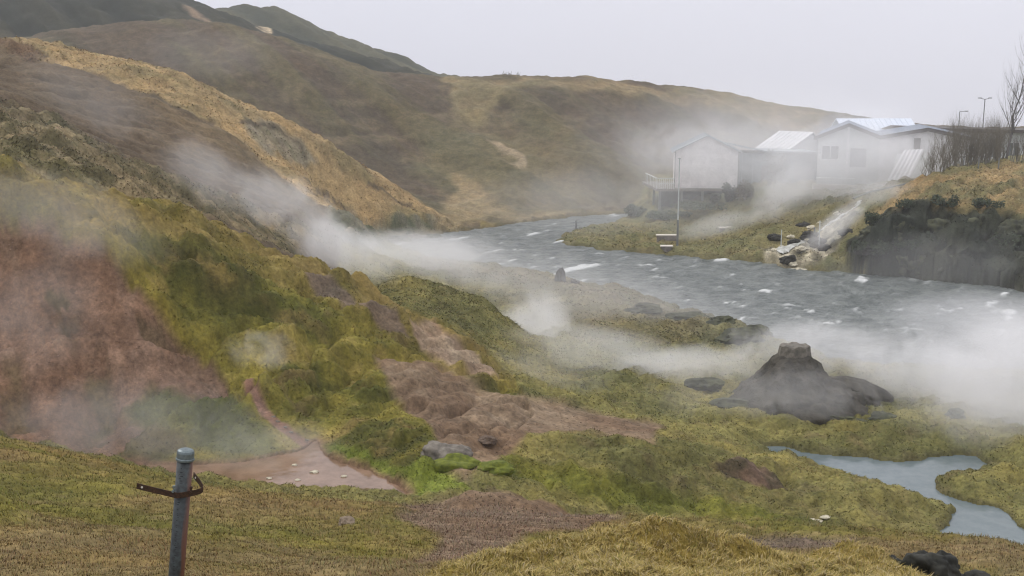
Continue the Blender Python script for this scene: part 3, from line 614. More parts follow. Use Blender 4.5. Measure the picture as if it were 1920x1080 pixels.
# ------------------------------------------------------------------ buildings above the far bank
M_white = mat('white_render', (.70, .70, .71), .8, noise=1.5, color2=(.56, .57, .58))
M_pinkw = mat('pale_cladding', (.72, .69, .69), .8, noise=1.2, color2=(.50, .48, .48))
M_greyw = mat('grey_green_cladding', (.14, .18, .19), .8, noise=1.5, color2=(.10, .13, .14))
M_lgrey = mat('light_grey_wall', (.55, .58, .57), .8, noise=1.5, color2=(.43, .46, .46))
M_roof = mat('grey_roof_sheet', (.26, .30, .33), .5, noise=2, color2=(.2, .24, .26))
M_roofb = mat('pale_blue_roof_sheet', (.42, .455, .51), .6, noise=2, color2=(.33, .37, .43))
M_roofw = mat('white_roof_sheet', (.66, .66, .68), .5, noise=1.5, color2=(.52, .53, .55))
M_trim = mat('dark_trim', (.085, .078, .075), .7)
M_glass = mat('dark_glass', (.10, .12, .125), .15, spec=.5)
M_wood = mat('weathered_wood', (.22, .20, .18), .85, noise=5)
M_plank = mat('pale_plank', (.60, .56, .50), .8)
M_post = mat('grey_post', (.16, .17, .17), .7)
def gable_box(b, x0, x1, y0, y1, z0, ze, zr, xr=None, t=0):
    xr = (x0+x1)/2 if xr is None else xr
    return b.prism([(x0, z0), (x1, z0), (x1, ze), (xr, zr), (x0, ze)], y0, y1)
def roof_pair(parent, x0, x1, y0, y1, ze, zr, m, xr=None, over=.25, th=.10, ribs=0):
    xr = (x0+x1)/2 if xr is None else xr
    b = MB()
    for (xe, s) in ((x0, -1), (x1, 1)):
        sl = (zr-ze)/abs(xr-xe); xo = xe+s*over; zo = ze-sl*over
        b.prism([(xo, zo+.02), (xr, zr+.02), (xr, zr+.02+th), (xo, zo+.02+th)][::(1 if s < 0 else -1)], y0-over, y1+over)
        for k in range(ribs):
            yy = y0+(y1-y0)*(k+.5)/ribs
            b.prism([(xo, zo+.03+th), (xr, zr+.03+th), (xr, zr+.07+th), (xo, zo+.07+th)][::(1 if s < 0 else -1)], yy-.04, yy+.04)
    return b.build('roof', m, parent)
def window(parent, x0, x1, y, z0, z1, fm=None, name='window', bars=1):
    b = MB(); t = .07
    b.box(x0-t, x1+t, y-.05, y-.003, z1, z1+t); b.box(x0-t, x1+t, y-.05, y-.003, z0-t, z0)
    b.box(x0-t, x0, y-.05, y-.003, z0, z1); b.box(x1, x1+t, y-.05, y-.003, z0, z1)
    for k in range(bars):
        xm = x0+(x1-x0)*(k+1)/(bars+1); b.box(xm-.03, xm+.03, y-.045, y-.004, z0, z1)
    o = b.build(name, fm or M_trim, parent)
    MB().box(x0, x1, y-.02, y-.004, z0, z1).build('pane', M_glass, o); return o
S = lambda D_: F/D_                                   # pixels per metre at a distance, for sizing

# white gabled house on the deck
D0 = 103.0; q0 = P(1265, 352, D0); mpp = D0/F
W_ = 115*mpp; ze = 68*mpp; zr = 96*mpp
h = empty('gabled_house', (q0.x, q0.y, q0.z), rad(-7), label='small white gabled house standing on a timber deck over the river', cat='house')
gable_box(MB(), 0, W_, 0, 6.5, 0, ze, zr, W_*.5).build('wall', M_pinkw, h)
roof_pair(h, 0, W_, 0, 6.5, ze, zr, M_roof, W_*.5, over=.35, ribs=6)
MB().box(-.06, .0, -.06, .0, 0, ze).build('corner_board', M_trim, h); MB().box(W_, W_+.06, -.06, 0, 0, ze).build('corner_board', M_trim, h)
dk = empty('timber_deck', (q0.x-1.9, q0.y-1.2, q0.z), rad(2), label='timber deck with railing under and beside the white gabled house', cat='deck')
MB().box(0, 8.6, 0, 9.0, -.25, -.01).build('floor', M_wood, dk)
b = MB()
for k in range(9):
    b.box(.02+k*.2, .06+k*.2, .02, .06, .0, 1.0)
b.box(0, 1.75, .0, .08, .96, 1.03); b.box(0, 1.75, .02, .06, .45, .5); b.box(0, .07, 0, 7, .96, 1.03)
for k in range(8): b.box(.02, .06, .3+k*.9, .34+k*.9, 0, 1.0)
b.build('railing', M_lgrey, dk)
for x_ in (.3, 2.4, 4.4, 6.4):
    MB().box(x_, x_+.2, .3, .5, -2.9, -.25).build('post', M_post, dk)
    MB().box(x_, x_+.2, 3.8, 4.0, -2.9, -.25).build('post', M_post, dk)
MB().box(.6, 8.4, 1.6, 1.8, -2.7, -.26).build('under_deck_shade', mat('painted_deck_shade', (.075, .09, .09), .9, noise=3), dk)  # dark sheet standing in for the shade below the deck floor
# low dark link building
D1 = 106.0; q1 = P(1382, 352, D1); mpp = D1/F; W_ = 148*mpp
h = empty('link_building', tuple(q1), 0, label='long low grey building with flat roof joining white house to larger hall', cat='building')
MB().box(0, W_, 0, 6, -1.2, 64*mpp).build('wall', M_greyw, h)
MB().prism([(-.3, 78*mpp), (W_*.35, 66*mpp), (W_+.1, 65*mpp), (W_+.1, 67*mpp), (W_*.35, 68.5*mpp), (-.3, 81*mpp)], -.3, 6.2).build('roof', M_roof, h)
b = MB(); b.box(W_*.72, W_*.95, -.06, -.003, .9, 2.1); b.build('window', M_glass, h)
MB().box(W_*.30, W_*.44, -.06, -.003, .3, 2.2).build('door', M_trim, h)
for k in range(7):
    MB().box(.4+k*1.05, .45+k*1.05, -.05, -.003, .0, 62*mpp).build('batten', M_roof, h)
# white roofed barn behind
D2 = 112.0; q2 = P(1512, 352, D2); mpp = D2/F
h = empty('white_roofed_barn', (q2.x, q2.y, q2.z), rad(24), label='barn with bright white roof rising behind the low grey building', cat='building')
gable_box(MB(), -3.1, 2.6, 0, 5, -.5, 66*mpp, 101*mpp, .3).build('wall', M_white, h)
roof_pair(h, -3.1, 2.6, 0, 5, 66*mpp, 101*mpp, M_roofw, .3, over=.3, ribs=7)
# large hall with two gables
D3 = 100.0; q3 = P(1530, 350, D3); mpp = D3/F
h = empty('twin_gabled_hall', tuple(q3), rad(-17), label='large pale hall with two low gables and blue roofs above the bank', cat='building')
g1, g2, g3 = 0, 109*mpp, 262*mpp
r1, r2 = 53*mpp, 189*mpp
ze = 93*mpp; zr1 = 115*mpp; zr2 = 108*mpp
b = MB(); gable_box(b, g1, g2, 0, 13, -1, ze, zr1, r1); b.build('wall', M_lgrey, h)
b = MB(); gable_box(b, g2+.003, g3, .0, 13, -1, ze, zr2, r2); b.build('wall', M_white, h)
roof_pair(h, g1, g2, 0, 13, ze, zr1, M_roofb, r1, over=.05, ribs=9); roof_pair(h, g2, g3, 0, 13, ze+.02, zr2, M_roofb, r2, over=.05, ribs=9)
b = MB()
for (a0, z0_), (a1, z1_) in (((g1-.4, ze-.16), (r1, zr1)), ((r1, zr1), (g2, ze)), ((g2, ze+.01), (r2, zr2)), ((r2, zr2), (g3+.3, ze-.1))):
    b.prism([(a0, z0_-.18), (a1, z1_-.18), (a1, z1_+.16), (a0, z0_+.16)], -.42, -.25)
b.build('barge_board', M_trim, h)
MB().box(r1-.09, r1+.09, -.16, -.005, -.5, zr1-.25).build('corner_post', M_white, h)
window(h, 8*mpp, 37*mpp, 0, 52*mpp, 76*mpp, M_white)
MB().box(58*mpp, 86*mpp, -.05, -.005, 38*mpp, 72*mpp).build('opening', M_glass, h)
MB().box(167*mpp, 178*mpp, -.14, -.006, 40*mpp, 92*mpp).build('door', M_trim, h)
MB().box(0, 3.4, -1.0, -.2, -.3, .9).build('planter', M_lgrey, h)
b = MB(); b.box(-.2, 4.3, -1.9, -1.75, -.25, .12); b.build('parapet', M_plank, h)
# blue roofed hall behind the two gables
D6 = 116.0; q6 = P(1583, 352, D6); mpp = D6/F
h = empty('blue_roofed_hall', tuple(q6), 0, label='hall with long pale blue roof showing between the two gables', cat='building')
MB().box(0, 136*mpp, 0, 7, -1, 94*mpp).build('wall', M_lgrey, h)
M_roofp = mat('pale_blue_sheet', (.60, .66, .76), .5, noise=2, color2=(.52, .58, .68))
b = MB(); b.prism([(-.2, 0), (136*mpp+.2, 0), (136*mpp+.2, .12), (-.2, .12)], 0, 1)
b.v = [(x, (-.3 if y < .5 else 3.6), (94*mpp if y < .5 else 125*mpp)+z) for x, y, z in b.v]
i0 = len(b.v); b.prism([(-.2, 0), (136*mpp+.2, 0), (136*mpp+.2, .12), (-.2, .12)], 0, 1)
b.v[i0:] = [(x, (3.61 if y < .5 else 7.3), (125*mpp if y < .5 else 94*mpp)+z) for x, y, z in b.v[i0:]]
for k in range(14):
    x0_ = k*136*mpp/14; i0 = len(b.v); b.box(x0_, x0_+.05, 0, 1, .125, .17)
    b.v[i0:] = [(x, (-.3 if y < .5 else 3.6), (94*mpp if y < .5 else 125*mpp)+z) for x, y, z in b.v[i0:]]
b.build('roof', M_roofp, h)
# flat roofed wing to the right
D4 = 108.0; q4 = P(1772, 352, D4); mpp = D4/F
h = empty('flat_roofed_wing', tuple(q4), 0, label='long flat roofed wing with pale windows behind the bare hedge', cat='building')
MB().box(0, 16, 0, 8, -1, 102*mpp).build('wall', M_lgrey, h)
MB().prism([(-4.2, 104*mpp), (-3.0, 112*mpp), (0, 110*mpp), (16.3, 104*mpp), (16.3, 100*mpp), (0, 103*mpp)], -.5, 8.2).build('roof', M_trim, h)
for k in range(6): window(h, .9+k*1.7, 2.0+k*1.7, 0, 3.1, 4.5, M_white)
# corrugated shelter
D5 = 94.0; q5 = P(1664, 338, D5); mpp = D5/F
h = empty('corrugated_shelter', tuple(q5), 0, label='small steep shelter of white corrugated sheets below the hall', cat='shelter')
def para(b, p0, p1, p2, p3, n=9):
    p0, p1, p2, p3 = map(Vector, (p0, p1, p2, p3)); nr = (p1-p0).cross(p3-p0).normalized()
    for k in range(n*2):
        a, c = k/(n*2), (k+1)/(n*2); ha, hc = (.07 if k % 2 else 0), (0 if k % 2 else .07)
        b.quad(p0.lerp(p1, a)+nr*ha, p0.lerp(p1, c)+nr*hc, p3.lerp(p2, c)+nr*hc, p3.lerp(p2, a)+nr*ha)
    return b
A0, A1, A2, A3 = (0, 0, 0), (38*mpp, -.3, .05), (78*mpp, 1.6, 56*mpp), (42*mpp, 1.9, 54*mpp)
para(MB(), A0, A1, A2, A3, 5).build('roof', M_roofw, h)
b = MB(); b.quad(A1, (96*mpp, .8, .2), (84*mpp, 1.9, 50*mpp), A2); b.build('side_panel', M_lgrey, h)
b = MB(); b.quad((.1, .3, -.3), (1.4, .1, -.3), (2.6, 2.0, 2.2), (1.5, 2.2, 2.2)); b.box(1.4, 3.2, .6, 2.4, -.8, .2); b.build('base', M_lgrey, h)

# ------------------------------------------------------------------ posts, lamps, benches, pipes
def pole_thing(name, px, py, D_, hgt, r, m, label, cat, lean=0, group=None):
    p = P(px, py, D_); z = gz(p.x, p.y)
    o = MB().tube([(0, 0, -.4), (lean*.5, 0, hgt*.5), (lean, 0, hgt)], [r*1.1, r, r*.9], 8).build(name, m)
    o.location = (p.x, p.y, z); return tag(o, label, cat, group)
t = P(1270, 455, 84.5)
lp = empty('light_pole', (t.x, t.y, gz(t.x, t.y)), label='tall thin pole on river bank in front of the white gabled house', cat='pole')
hh = 168*84.5/F
MB().tube([(0, 0, -.4), (0, 0, hh*.32)], [.09, .08], 8).build('lower_pole', M_post, lp)
MB().tube([(0, 0, hh*.32), (0, 0, hh)], [.055, .045], 8).build('upper_pole', M_lgrey, lp)
MB().box(-.12, .10, -.06, .06, hh, hh+.08).build('lamp_head', M_lgrey, lp)
for px, py, top, D_, lab in ((1838, 300, 188, 122, 'street lamp with two arms rising above the bare hedge'), (1793, 300, 211, 126, 'lower street lamp with short arm at left end of bare hedge')):
    p = P(px, py, D_); hz = (py-top)*D_/F
    s_ = empty('street_lamp', (p.x, p.y, p.z), label=lab, cat='street lamp', group='street lamps behind the hedge')
    MB().tube([(0, 0, -3), (0, 0, hz)], [.08, .05], 8).build('pole', M_post, s_)
    if top < 200:
        MB().tube([(-.55, 0, hz+.1), (0, 0, hz-.05), (.55, 0, hz+.1)], .035, 6).build('arm', M_post, s_)
        MB().box(-.75, -.4, -.1, .1, hz+.06, hz+.16).build('lamp_head', M_post, s_); MB().box(.4, .75, -.1, .1, hz+.06, hz+.16).build('lamp_head', M_post, s_)
    else:
        MB().tube([(0, 0, hz), (.7, 0, hz+.05)], .035, 6).build('arm', M_post, s_); MB().box(.6, .95, -.1, .1, hz, hz+.1).build('lamp_head', M_post, s_)
pole_thing('wooden_post', 1080, 425, 97, 1.05, .10, M_post, 'short dark post on the grassy spit where the river narrows', 'post')
pole_thing('wooden_post', 1464, 470, 79, 1.35, .035, M_lgrey, 'thin pale post just above the pale crusted rocks', 'post')
pole_thing('wooden_post', 1535, 466, 77.5, 1.9, .04, M_lgrey, 'thin tall post standing in the steaming channel', 'post')
pole_thing('wooden_post', 1527, 440, 80, .8, .06, M_post, 'short dark stake at left edge of steaming channel', 'post')
for k, (px, py, D_, lab) in enumerate(((1834, 318, 86, 'fence post below middle of the bare hedge'), (1806, 320, 86, 'fence post below left part of the bare hedge'), (1872, 316, 86, 'fence post just left of bare tree trunk'))):
    pole_thing('fence_post', px, py, D_, .9, .05, M_post, lab, 'fence post', group='fence posts under the hedge')
for px, py, D_, wd, hg, lab in ((1232, 455, 86, 1.7, .55, 'low box bench with pale top beside tall thin pole'), (1350, 428, 89, 1.7, .45, 'low bench with pale top on slope above the tall pole'), (1240, 472, 81.5, .9, .2, 'pale slab lying at water edge below box bench')):
    p = P(px, py, D_); o = empty('bench', (p.x, p.y, gz(p.x, p.y)), label=lab, cat='bench' if hg > .3 else 'slab')
    if hg < .3: o.name = 'stone_slab'
    MB().box(-.05, wd, 0, .5, hg, hg+.09).build('seat' if hg > .3 else 'slab_top', M_plank, o)
    MB().box(.02, wd-.08, .05, .45, -.4, hg).build('base', M_wood, o)
pts = [P(x, y, d) for x, y, d in ((1600, 372, 84.5), (1630, 360, 85), (1665, 352, 85.5), (1700, 348, 86), (1725, 347, 87))]
pts = [Vector((p.x, p.y, max(p.z, gz(p.x, p.y)+.12))) for p in pts]
tag(MB().tube(pts, .07, 8).build('pipe', M_post), 'dark pipe running across the slope below corrugated shelter', 'pipe')
p0 = P(1478, 352, 96.5)
wl = MB().box(0, 5.2, 0, .3, -.9, .12).build('low_wall', M_plank); wl.location = (P(1525, 347, 97).x, 97, P(1525, 347, 97).z); wl.rotation_euler = (0, rad(2), 0)
tag(wl, 'low pale retaining wall along the foot of the large hall', 'wall')

# ------------------------------------------------------------------ bare tree and bare shrubs
M_bark = mat('bare_bark', (.12, .115, .11), .9); M_twig = mat('hedge_twigs', (.17, .155, .125), .9)
def branch(b, p, d, ln, r, depth, rnd, spread=.5, up=.25, kids=3, wob=.12):
    pts = [p]; rs = [r]; n = 4 if depth > 0 else 3
    for k in range(n):
        d = (d+Vector((rnd.uniform(-wob, wob), rnd.uniform(-wob, wob), rnd.uniform(-wob*.3, wob)+up*.12))).normalized()
        p = p+d*ln/n; pts.append(p); rs.append(r*(1-.45*(k+1)/n) if depth > 0 else r*(1-.8*(k+1)/n))
    b.tube(pts, rs, 5 if depth > 1 else 3)
    if depth > 0:
        for k in range(kids):
            i = rnd.randint(1, n) if k < kids-1 else n
            a = rnd.uniform(0, 2*math.pi); s = rnd.uniform(.6, 1.2)*spread
            dd = (d+Vector((math.cos(a)*s, math.sin(a)*s, up))).normalized()
            branch(b, pts[i], dd, ln*rnd.uniform(.55, .8), rs[i]*.62, depth-1, rnd, spread, up, kids, wob)
def bare_tree(px, py, D_, hgt, seed, label):
    rnd = random.Random(seed); p = P(px, py, D_); z = gz(p.x, p.y)
    r = empty('bare_tree', (p.x, p.y, z-.1), label=label, cat='tree')
    b = MB(); pts = [Vector((0, 0, 0))]; rs = [hgt*.012]
    for k in range(10):
        pts.append(pts[-1]+Vector((rnd.uniform(-.01, .03), rnd.uniform(-.02, .02), .1))*hgt*.98); rs.append(hgt*.012*(1-.085*(k+1)))
    b.tube(pts, rs, 7); b.build('trunk', M_bark, r, True)
    c = MB()
    for k in range(3, 11):
        for j in range(4 if k < 9 else 5):
            a = rnd.uniform(0, 2*math.pi); s = .55
            L0 = hgt*(.24 if k < 7 else .16)*rnd.uniform(.7, 1.1)
            branch(c, pts[k]-Vector((0, 0, rnd.uniform(0, .08)*hgt)) if k < 11 else pts[k], Vector((math.cos(a)*s, math.sin(a)*s, .85)).normalized(), L0, rs[min(k, 9)]*.45, 3 if k < 9 else 2, rnd, .45, .35, 3)
    c.build('crown', M_bark, r)
bare_tree(1886, 306, 88, 8.7, 5, 'tall bare tree standing at right end of the bare hedge')
def shrub_mesh(seed, hgt, wid, stems, depth=3, kids=3):
    rnd = random.Random(seed); c = MB()
    for k in range(stems):
        a = rnd.uniform(0, 2*math.pi); s = rnd.uniform(.05, .75)
        base = Vector((rnd.uniform(-wid, wid)*.3, rnd.uniform(-wid, wid)*.3, 0))
        branch(c, base, Vector((math.cos(a)*s*wid/hgt, math.sin(a)*s*wid/hgt, 1)).normalized(), hgt*rnd.uniform(.30, .48), .032, depth, rnd, .62, .25, kids, .3)
    return c
protos = []
for s_ in range(3):
    o = shrub_mesh(40+s_, 3.3, 2.2, 12, 3, 4).build('bare_shrub', M_twig); protos.append(o)
hedge = [(1738, 316, 84, .62), (1756, 312, 86, .85), (1772, 308, 88, 1.05), (1788, 306, 89, 1.1), (1803, 304, 90, 1.12), (1818, 304, 89, 1.08), (1833, 303, 90, 1.12), (1848, 302, 91, 1.06), (1862, 302, 89, 1.02), (1876, 300, 91, 1.0), (1910, 300, 92, .95), (1926, 300, 91, 1.0), (1795, 300, 93, 1.1), (1840, 298, 95, 1.12), (1866, 298, 95, 1.05)]
words_ = ['first, smallest bare shrub at left end of the hedge', 'second bare shrub from left end of the hedge', 'third bare shrub from left end of the hedge', 'fourth bare shrub from left end of the hedge', 'fifth bare shrub in front row of the hedge',
          'sixth bare shrub, left of the taller street lamp', 'bare shrub in front of the taller street lamp', 'bare shrub just right of the taller street lamp', 'bare shrub midway between tall street lamp and bare tree', 'bare shrub touching left side of bare tree trunk',
          'bare shrub just right of bare tree trunk', 'last bare shrub at the right edge of the photo', 'bare shrub in back row near lower street lamp', 'bare shrub in back row behind taller street lamp', 'bare shrub in back row left of bare tree']
for k, (px, py, D_, sc_) in enumerate(hedge):
    if k < 3: o = protos[k]
    else: o = protos[k % 3].copy(); C.objects.link(o)
    p = P(px, py, D_); o.location = (p.x, p.y, gz(p.x, p.y)-.05); o.scale = (sc_, sc_, sc_*(1.2+.05*(k % 5))); o.rotation_euler = (0, 0, k*1.9)
    tag(o, words_[k], 'shrub', 'bare shrubs of the hedge')
M_leafd = mat('dark_shrub_leaves', (.05, .065, .035), .9, noise=3, color2=(.02, .03, .018))
def leafy(px, py, D_, hgt, wid, seed, label, m=None, n=900, group=None, ls_=.13):
    rnd = random.Random(seed); p = P(px, py, abs(D_))
    r = empty('leafy_shrub', (p.x, p.y, gz(p.x, p.y)-.05 if D_ > 0 else p.z-hgt*.4), label=label, cat='shrub', group=group)
    b = MB(); lobes = [(rnd.uniform(-.6, .6)*wid, rnd.uniform(-.5, .5)*wid, rnd.uniform(.25, .85)*hgt, rnd.uniform(.28, .5)) for _ in range(9)]
    for k in range(n):
        lx, ly, lz, lr = rnd.choice(lobes); d = Vector((rnd.gauss(0, 1), rnd.gauss(0, 1), rnd.gauss(0, 1))).normalized()*rnd.uniform(.5, 1.05)*lr
        c = Vector((lx+d.x*wid, ly+d.y*wid, max(.03, lz+d.z*hgt)))
        u_ = Vector((rnd.gauss(0, 1), rnd.gauss(0, 1), rnd.gauss(0, 1))).normalized()*ls_; v_ = u_.orthogonal().normalized()*ls_*.6
        b.quad(c-u_, c+v_, c+u_, c-v_)
    b.build('leaves', m or M_leafd, r)
    MB().tube([(0, 0, -.1), (.03, .02, hgt*.35), (-.02, .04, hgt*.7)], [.05, .04, .02], 6).build('stem', M_bark, r)
leafy(1372, 366, 97.3, 1.5, 1.0, 1, 'dark rounded shrub at right corner of the white gabled house')
leafy(1395, 385, 96, 1.7, 1.0, 2, 'dark shrub on slope right of and below white gabled house', mat('brown_leaves', (.11, .10, .06), .9, noise=3))
leafy(1342, 358, 99, .9, .7, 3, 'small dark shrub under the middle of white house wall')
leafy(1453, 352, 101, 3.0, 1.3, 4, 'tall dark shrub against wall of the low grey building')
leafy(1330, 408, 98, .7, 3.4, 6, 'long low green hedge on the terrace below white gabled house', mat('green_leaves', (.07, .095, .05), .9, noise=3), 1600)
leafy(1250, 412, 99.5, .7, 2.4, 7, 'low green hedge left of the terrace hedge near the narrows', bpy.data.materials['green_leaves'], 1200)
leafy(1196, 415, 103, 1.0, 1.4, 8, 'round green bush at the tip of bank by the rapids', bpy.data.materials['green_leaves'], 900)
leafy(1614, 500, 72.5, .8, .8, 9, 'low dark bush on bank left of the dark cliff foot')
for k, (px, py, D_, hg, wd_, lab) in enumerate(((1640, 400, 74, .8, .8, 'dark bush at the left upper corner of the cliff'), (1700, 392, 74.2, .6, 1.0, 'dark bush on cliff edge, second from left'), (1770, 396, 73.4, .7, 1.0, 'dark bush on cliff edge, third from left'), (1850, 402, 72.6, .6, 1.1, 'dark bush on cliff edge near right side'),
        (1665, 470, -71.8, 1.2, 1.0, 'dark bush half way down left end of cliff'), (1740, 462, -71.6, 1.4, 1.3, 'dark bush clinging to middle of cliff face'), (1815, 478, -70.6, 1.4, 1.3, 'dark bush clinging to cliff face near right side'), (1890, 470, -69.6, 1.5, 1.3, 'dark bush on cliff face at right edge of photo'), (1700, 515, 71.2, .6, .9, 'low dark bush at cliff foot above the water'), (1640, 508, 71.9, .6, .8, 'low dark bush at left foot of the cliff'))):
    leafy(px, py, D_, hg, wd_, 60+k, lab, bpy.data.materials['dark_shrub_leaves'], 500, 'dark bushes on the cliff', .10)
for k, (px, py, D_, r_, lab) in enumerate(((1690, 440, 73, .9, 'broken rock high on left part of the cliff'), (1760, 430, 72.8, .8, 'broken rock high on middle of the cliff'), (1840, 440, 71.8, 1.0, 'broken rock high on right part of the cliff'), (1715, 495, 71, .8, 'broken rock low on left part of the cliff'), (1785, 505, 70.2, .9, 'broken rock low on middle of the cliff'), (1860, 515, 69.3, .9, 'broken rock low on right part of the cliff'), (1640, 440, 73.4, .7, 'broken rock at left end of the cliff beside the channel'), (1905, 430, 71.4, .9, 'broken rock at right edge of photo high on cliff'))):
    p = P(px, py, D_); o = bpy.data.objects.new('cliff_rock', rock_mesh('cliff_rock', r_, 200+k, M_darkmoss, (1.3, .8, .9), .5, 4)); C.objects.link(o); o.location = p; tag(o, lab, 'rock', 'broken rocks of the dark cliff')
M_greensh = bpy.data.materials['green_leaves']
for k, (px, py, lab) in enumerate(((945, 148, 'tiny scrub bush on hill skyline, left of the small cluster'), (957, 148, 'tiny scrub bush on hill skyline, middle of the small cluster'), (970, 148, 'tiny scrub bush on hill skyline, right of the small cluster'))):
    p = P(px, py, 149); o = shrub_mesh(70+k, .9, .9, 6, 2, 3).build('scrub_bush', M_twig); o.location = (p.x, p.y, gz(p.x, p.y)-.1); tag(o, lab, 'shrub', 'scrub bushes on the skyline')

# ------------------------------------------------------------------ steaming vent mound with its capped top
pc = P(1484, 776, 37.8); mpp = 37.8/F
vm = empty('vent_mound', (pc.x, pc.y, .65), label='dark conical mound with flat capped top steaming beside the stream', cat='mound')
def cone_mesh(m):
    nr, na = 46, 150
    prof = [(0, 122), (.02, 121), (30, 110), (42, 99), (58, 84), (76, 64), (99, 46), (121, 32), (137, 16), (147, 0), (153, -20)]   # radius px, height px
    rs = np.interp(np.linspace(0, 1, nr), np.linspace(0, 1, len(prof)), [p[0] for p in prof]); hs = np.interp(np.linspace(0, 1, nr), np.linspace(0, 1, len(prof)), [p[1] for p in prof])
    th = np.linspace(0, 2*np.pi, na, endpoint=False)
    R, T = np.meshgrid(rs, th, indexing='ij'); Hh = np.repeat(hs[:, None], na, 1)
    ct, st = np.cos(T), np.sin(T)
    k = np.where(ct > 0, 1+.02*ct, 1-.10*np.abs(ct))
    X_ = R*ct*k*mpp; Y_ = R*st*.85*mpp; Z_ = Hh*mpp
    n1 = perlin(X_*1.3+9, Y_*1.3+Z_*1.1, 300)*.30+perlin(X_*3.4, Y_*3.4+Z_*3, 301)*.16+perlin(X_*8, Y_*8+Z_*8, 302)*.09+perlin(X_*18, Y_*18+Z_*18, 303)*.05
    g = np.clip(R/60, .15, 1)
    X_ = X_+ct*n1*g; Y_ = Y_+st*n1*g; Z_ = Z_+n1*.45*g
    # a step half way up, as in layered crust
    Z_ += .16*sstep(.3, .7, perlin(T*1.2, Hh*.05, 304)+.3)*np.exp(-((Hh-38)/16)**2)
    c_ = np.stack([X_, Y_, Z_], -1).reshape(-1, 3)
    i_, j_ = np.meshgrid(np.arange(nr-1), np.arange(na), indexing='ij')
    qd = np.stack([i_*na+j_, (i_+1)*na+j_, (i_+1)*na+(j_+1) % na, i_*na+(j_+1) % na], -1).reshape(-1, 4)
    return npmesh('mound_body', c_, qd, m)
M_cone = mat('dark_crust', (.10, .092, .078), .95, noise=2.2, color2=(.05, .049, .044), bump=.16, bscale=4.5, spec=.1)
cb = cone_mesh(M_cone); cb.parent = vm
b = MB(); nseg = 20
prof = [(31, 108), (30, 114), (28, 127), (26.5, 129), (24, 130), (0, 130)]
vs = []
for r_, z_ in prof:
    for j in range(nseg):
        t_ = 2*math.pi*j/nseg; w_ = 1+.05*math.sin(j*2.3+z_)+.03*math.sin(j*5.1); zz = z_+1.6*math.sin(j*1.7)*(r_ > 5)
        vs.append((r_*w_*math.cos(t_)*mpp, r_*.8*w_*math.sin(t_)*mpp, zz*mpp))
b.v = vs
for i in range(len(prof)-1):
    for j in range(nseg): b.f.append((i*nseg+j, i*nseg+(j+1) % nseg, (i+1)*nseg+(j+1) % nseg, (i+1)*nseg+j))
b.build('cap', mat('concrete_collar', (.19, .175, .15), .9, noise=6, color2=(.09, .085, .075), bump=.02), vm, False)
sm = rock_mesh('side_spur', 1.5, 21, M_cone, (1.25, .8, .50), .22, 5); o = bpy.data.objects.new('side_spur', sm); C.objects.link(o); o.parent = vm; o.location = (122*mpp, 1.0, .18); o.rotation_euler = (0, rad(16), 0)
sm = rock_mesh('front_ledge', 1.55, 24, M_cone, (1.35, .7, .42), .22, 5); o = bpy.data.objects.new('front_ledge', sm); C.objects.link(o); o.parent = vm; o.location = (-24*mpp, -1.1, -.05)
# rocks
rock(1375, 790, 37, .5, 3, M_darkmoss, (1.7, .9, .62), 'low mossy rock at left foot of the dark conical mound')
rock(1322, 752, 39, .45, 31, M_darkmoss, (1.5, .9, .6), 'flat mossy rock left of the dark conical mound')
rock(1560, 800, 36, .36, 4, M_darkmoss, (1.8, 1, .5), 'flat mossy rock at right foot of the dark conical mound')
rock(1605, 802, 35.8, .25, 14, M_darkmoss, (1.5, 1, .6), 'small mossy rock between flat rock and round dark rock')
rock(1660, 800, 36, .34, 5, M_darkmoss, (1.4, 1, .7), 'round dark rock on moss right of the conical mound')
rock(1790, 792, 36.5, .28, 6, M_darkmoss, (1.1, 1, .8), 'dark rock on moss nearest the thick right-hand steam')
rock(1385, 652, 47.2, .60, 7, M_darkmoss, (1.5, 1, .75), 'large mossy boulder on near river bank above the mound')
rock(1350, 622, 49.5, .5, 8, M_darkmoss, (1.5, 1, .6), 'mossy boulder left of the large boulder on near bank')
rock(1420, 622, 49.5, .5, 9, M_darkmoss, (1.5, 1, .7), 'mossy boulder right of the large boulder at water edge')
rock(1290, 590, 51, .6, 10, M_darkmoss, (1.8, 1, .6), 'flat mossy rock farther up the near river bank')
rock(1210, 585, 52, .5, 32, M_darkmoss, (2.0, 1, .5), 'low mossy rock on bank behind the bright steam')
rock(1050, 522, 66.5, .52, 12, M_dark, (.75, .7, 1.25), 'upright dark boulder at the tip of the near bank', sink=.12)
rock(1078, 524, 66, .22, 13, M_dark, (1.3, 1, .8), 'small dark stone right of the upright boulder')
rock(865, 486, 78, .35, 15, M_darkmoss, (2.4, 1, .6), 'low green rock at water edge near the small whitecap')
rock(650, 985, 14.3, .10, 16, M_stone, (1.2, 1, .9), 'small brown stone lying alone on the grass near pool', sink=.0, rough=.25)
rock(913, 808, 27.5, .20, 17, M_brown, (1.25, 1, .75), 'rust brown stone in the middle of the bare dirt slope', sink=.2)
rock(828, 892, 24.9, .45, 18, M_grey, (1.25, 1, .62), 'grey lichen covered boulder beside hot pool above bright moss', sub=4)
rock(848, 912, 24.3, .42, 19, mat('bright_moss', (.14, .16, .02), .95, noise=7, color2=(.06, .075, .012), bump=.05, bscale=16), (1.5, 1, .55), 'bright green mossy stone at right end of hot pool', sub=4)
rock(930, 926, 23.8, .30, 20, bpy.data.materials['bright_moss'], (1.4, 1, .5), 'small bright green mossy stone right of the larger mossy stone', sub=4)
rock(1396, 925, 29.3, .06, 22, M_dark, (1, 1, 1), 'tiny dark stone standing in the stream')
rock(1700, 905, 30.6, .10, 25, M_dark, (1, 1, 1.1), 'tiny dark stone at left edge of the stream bend')
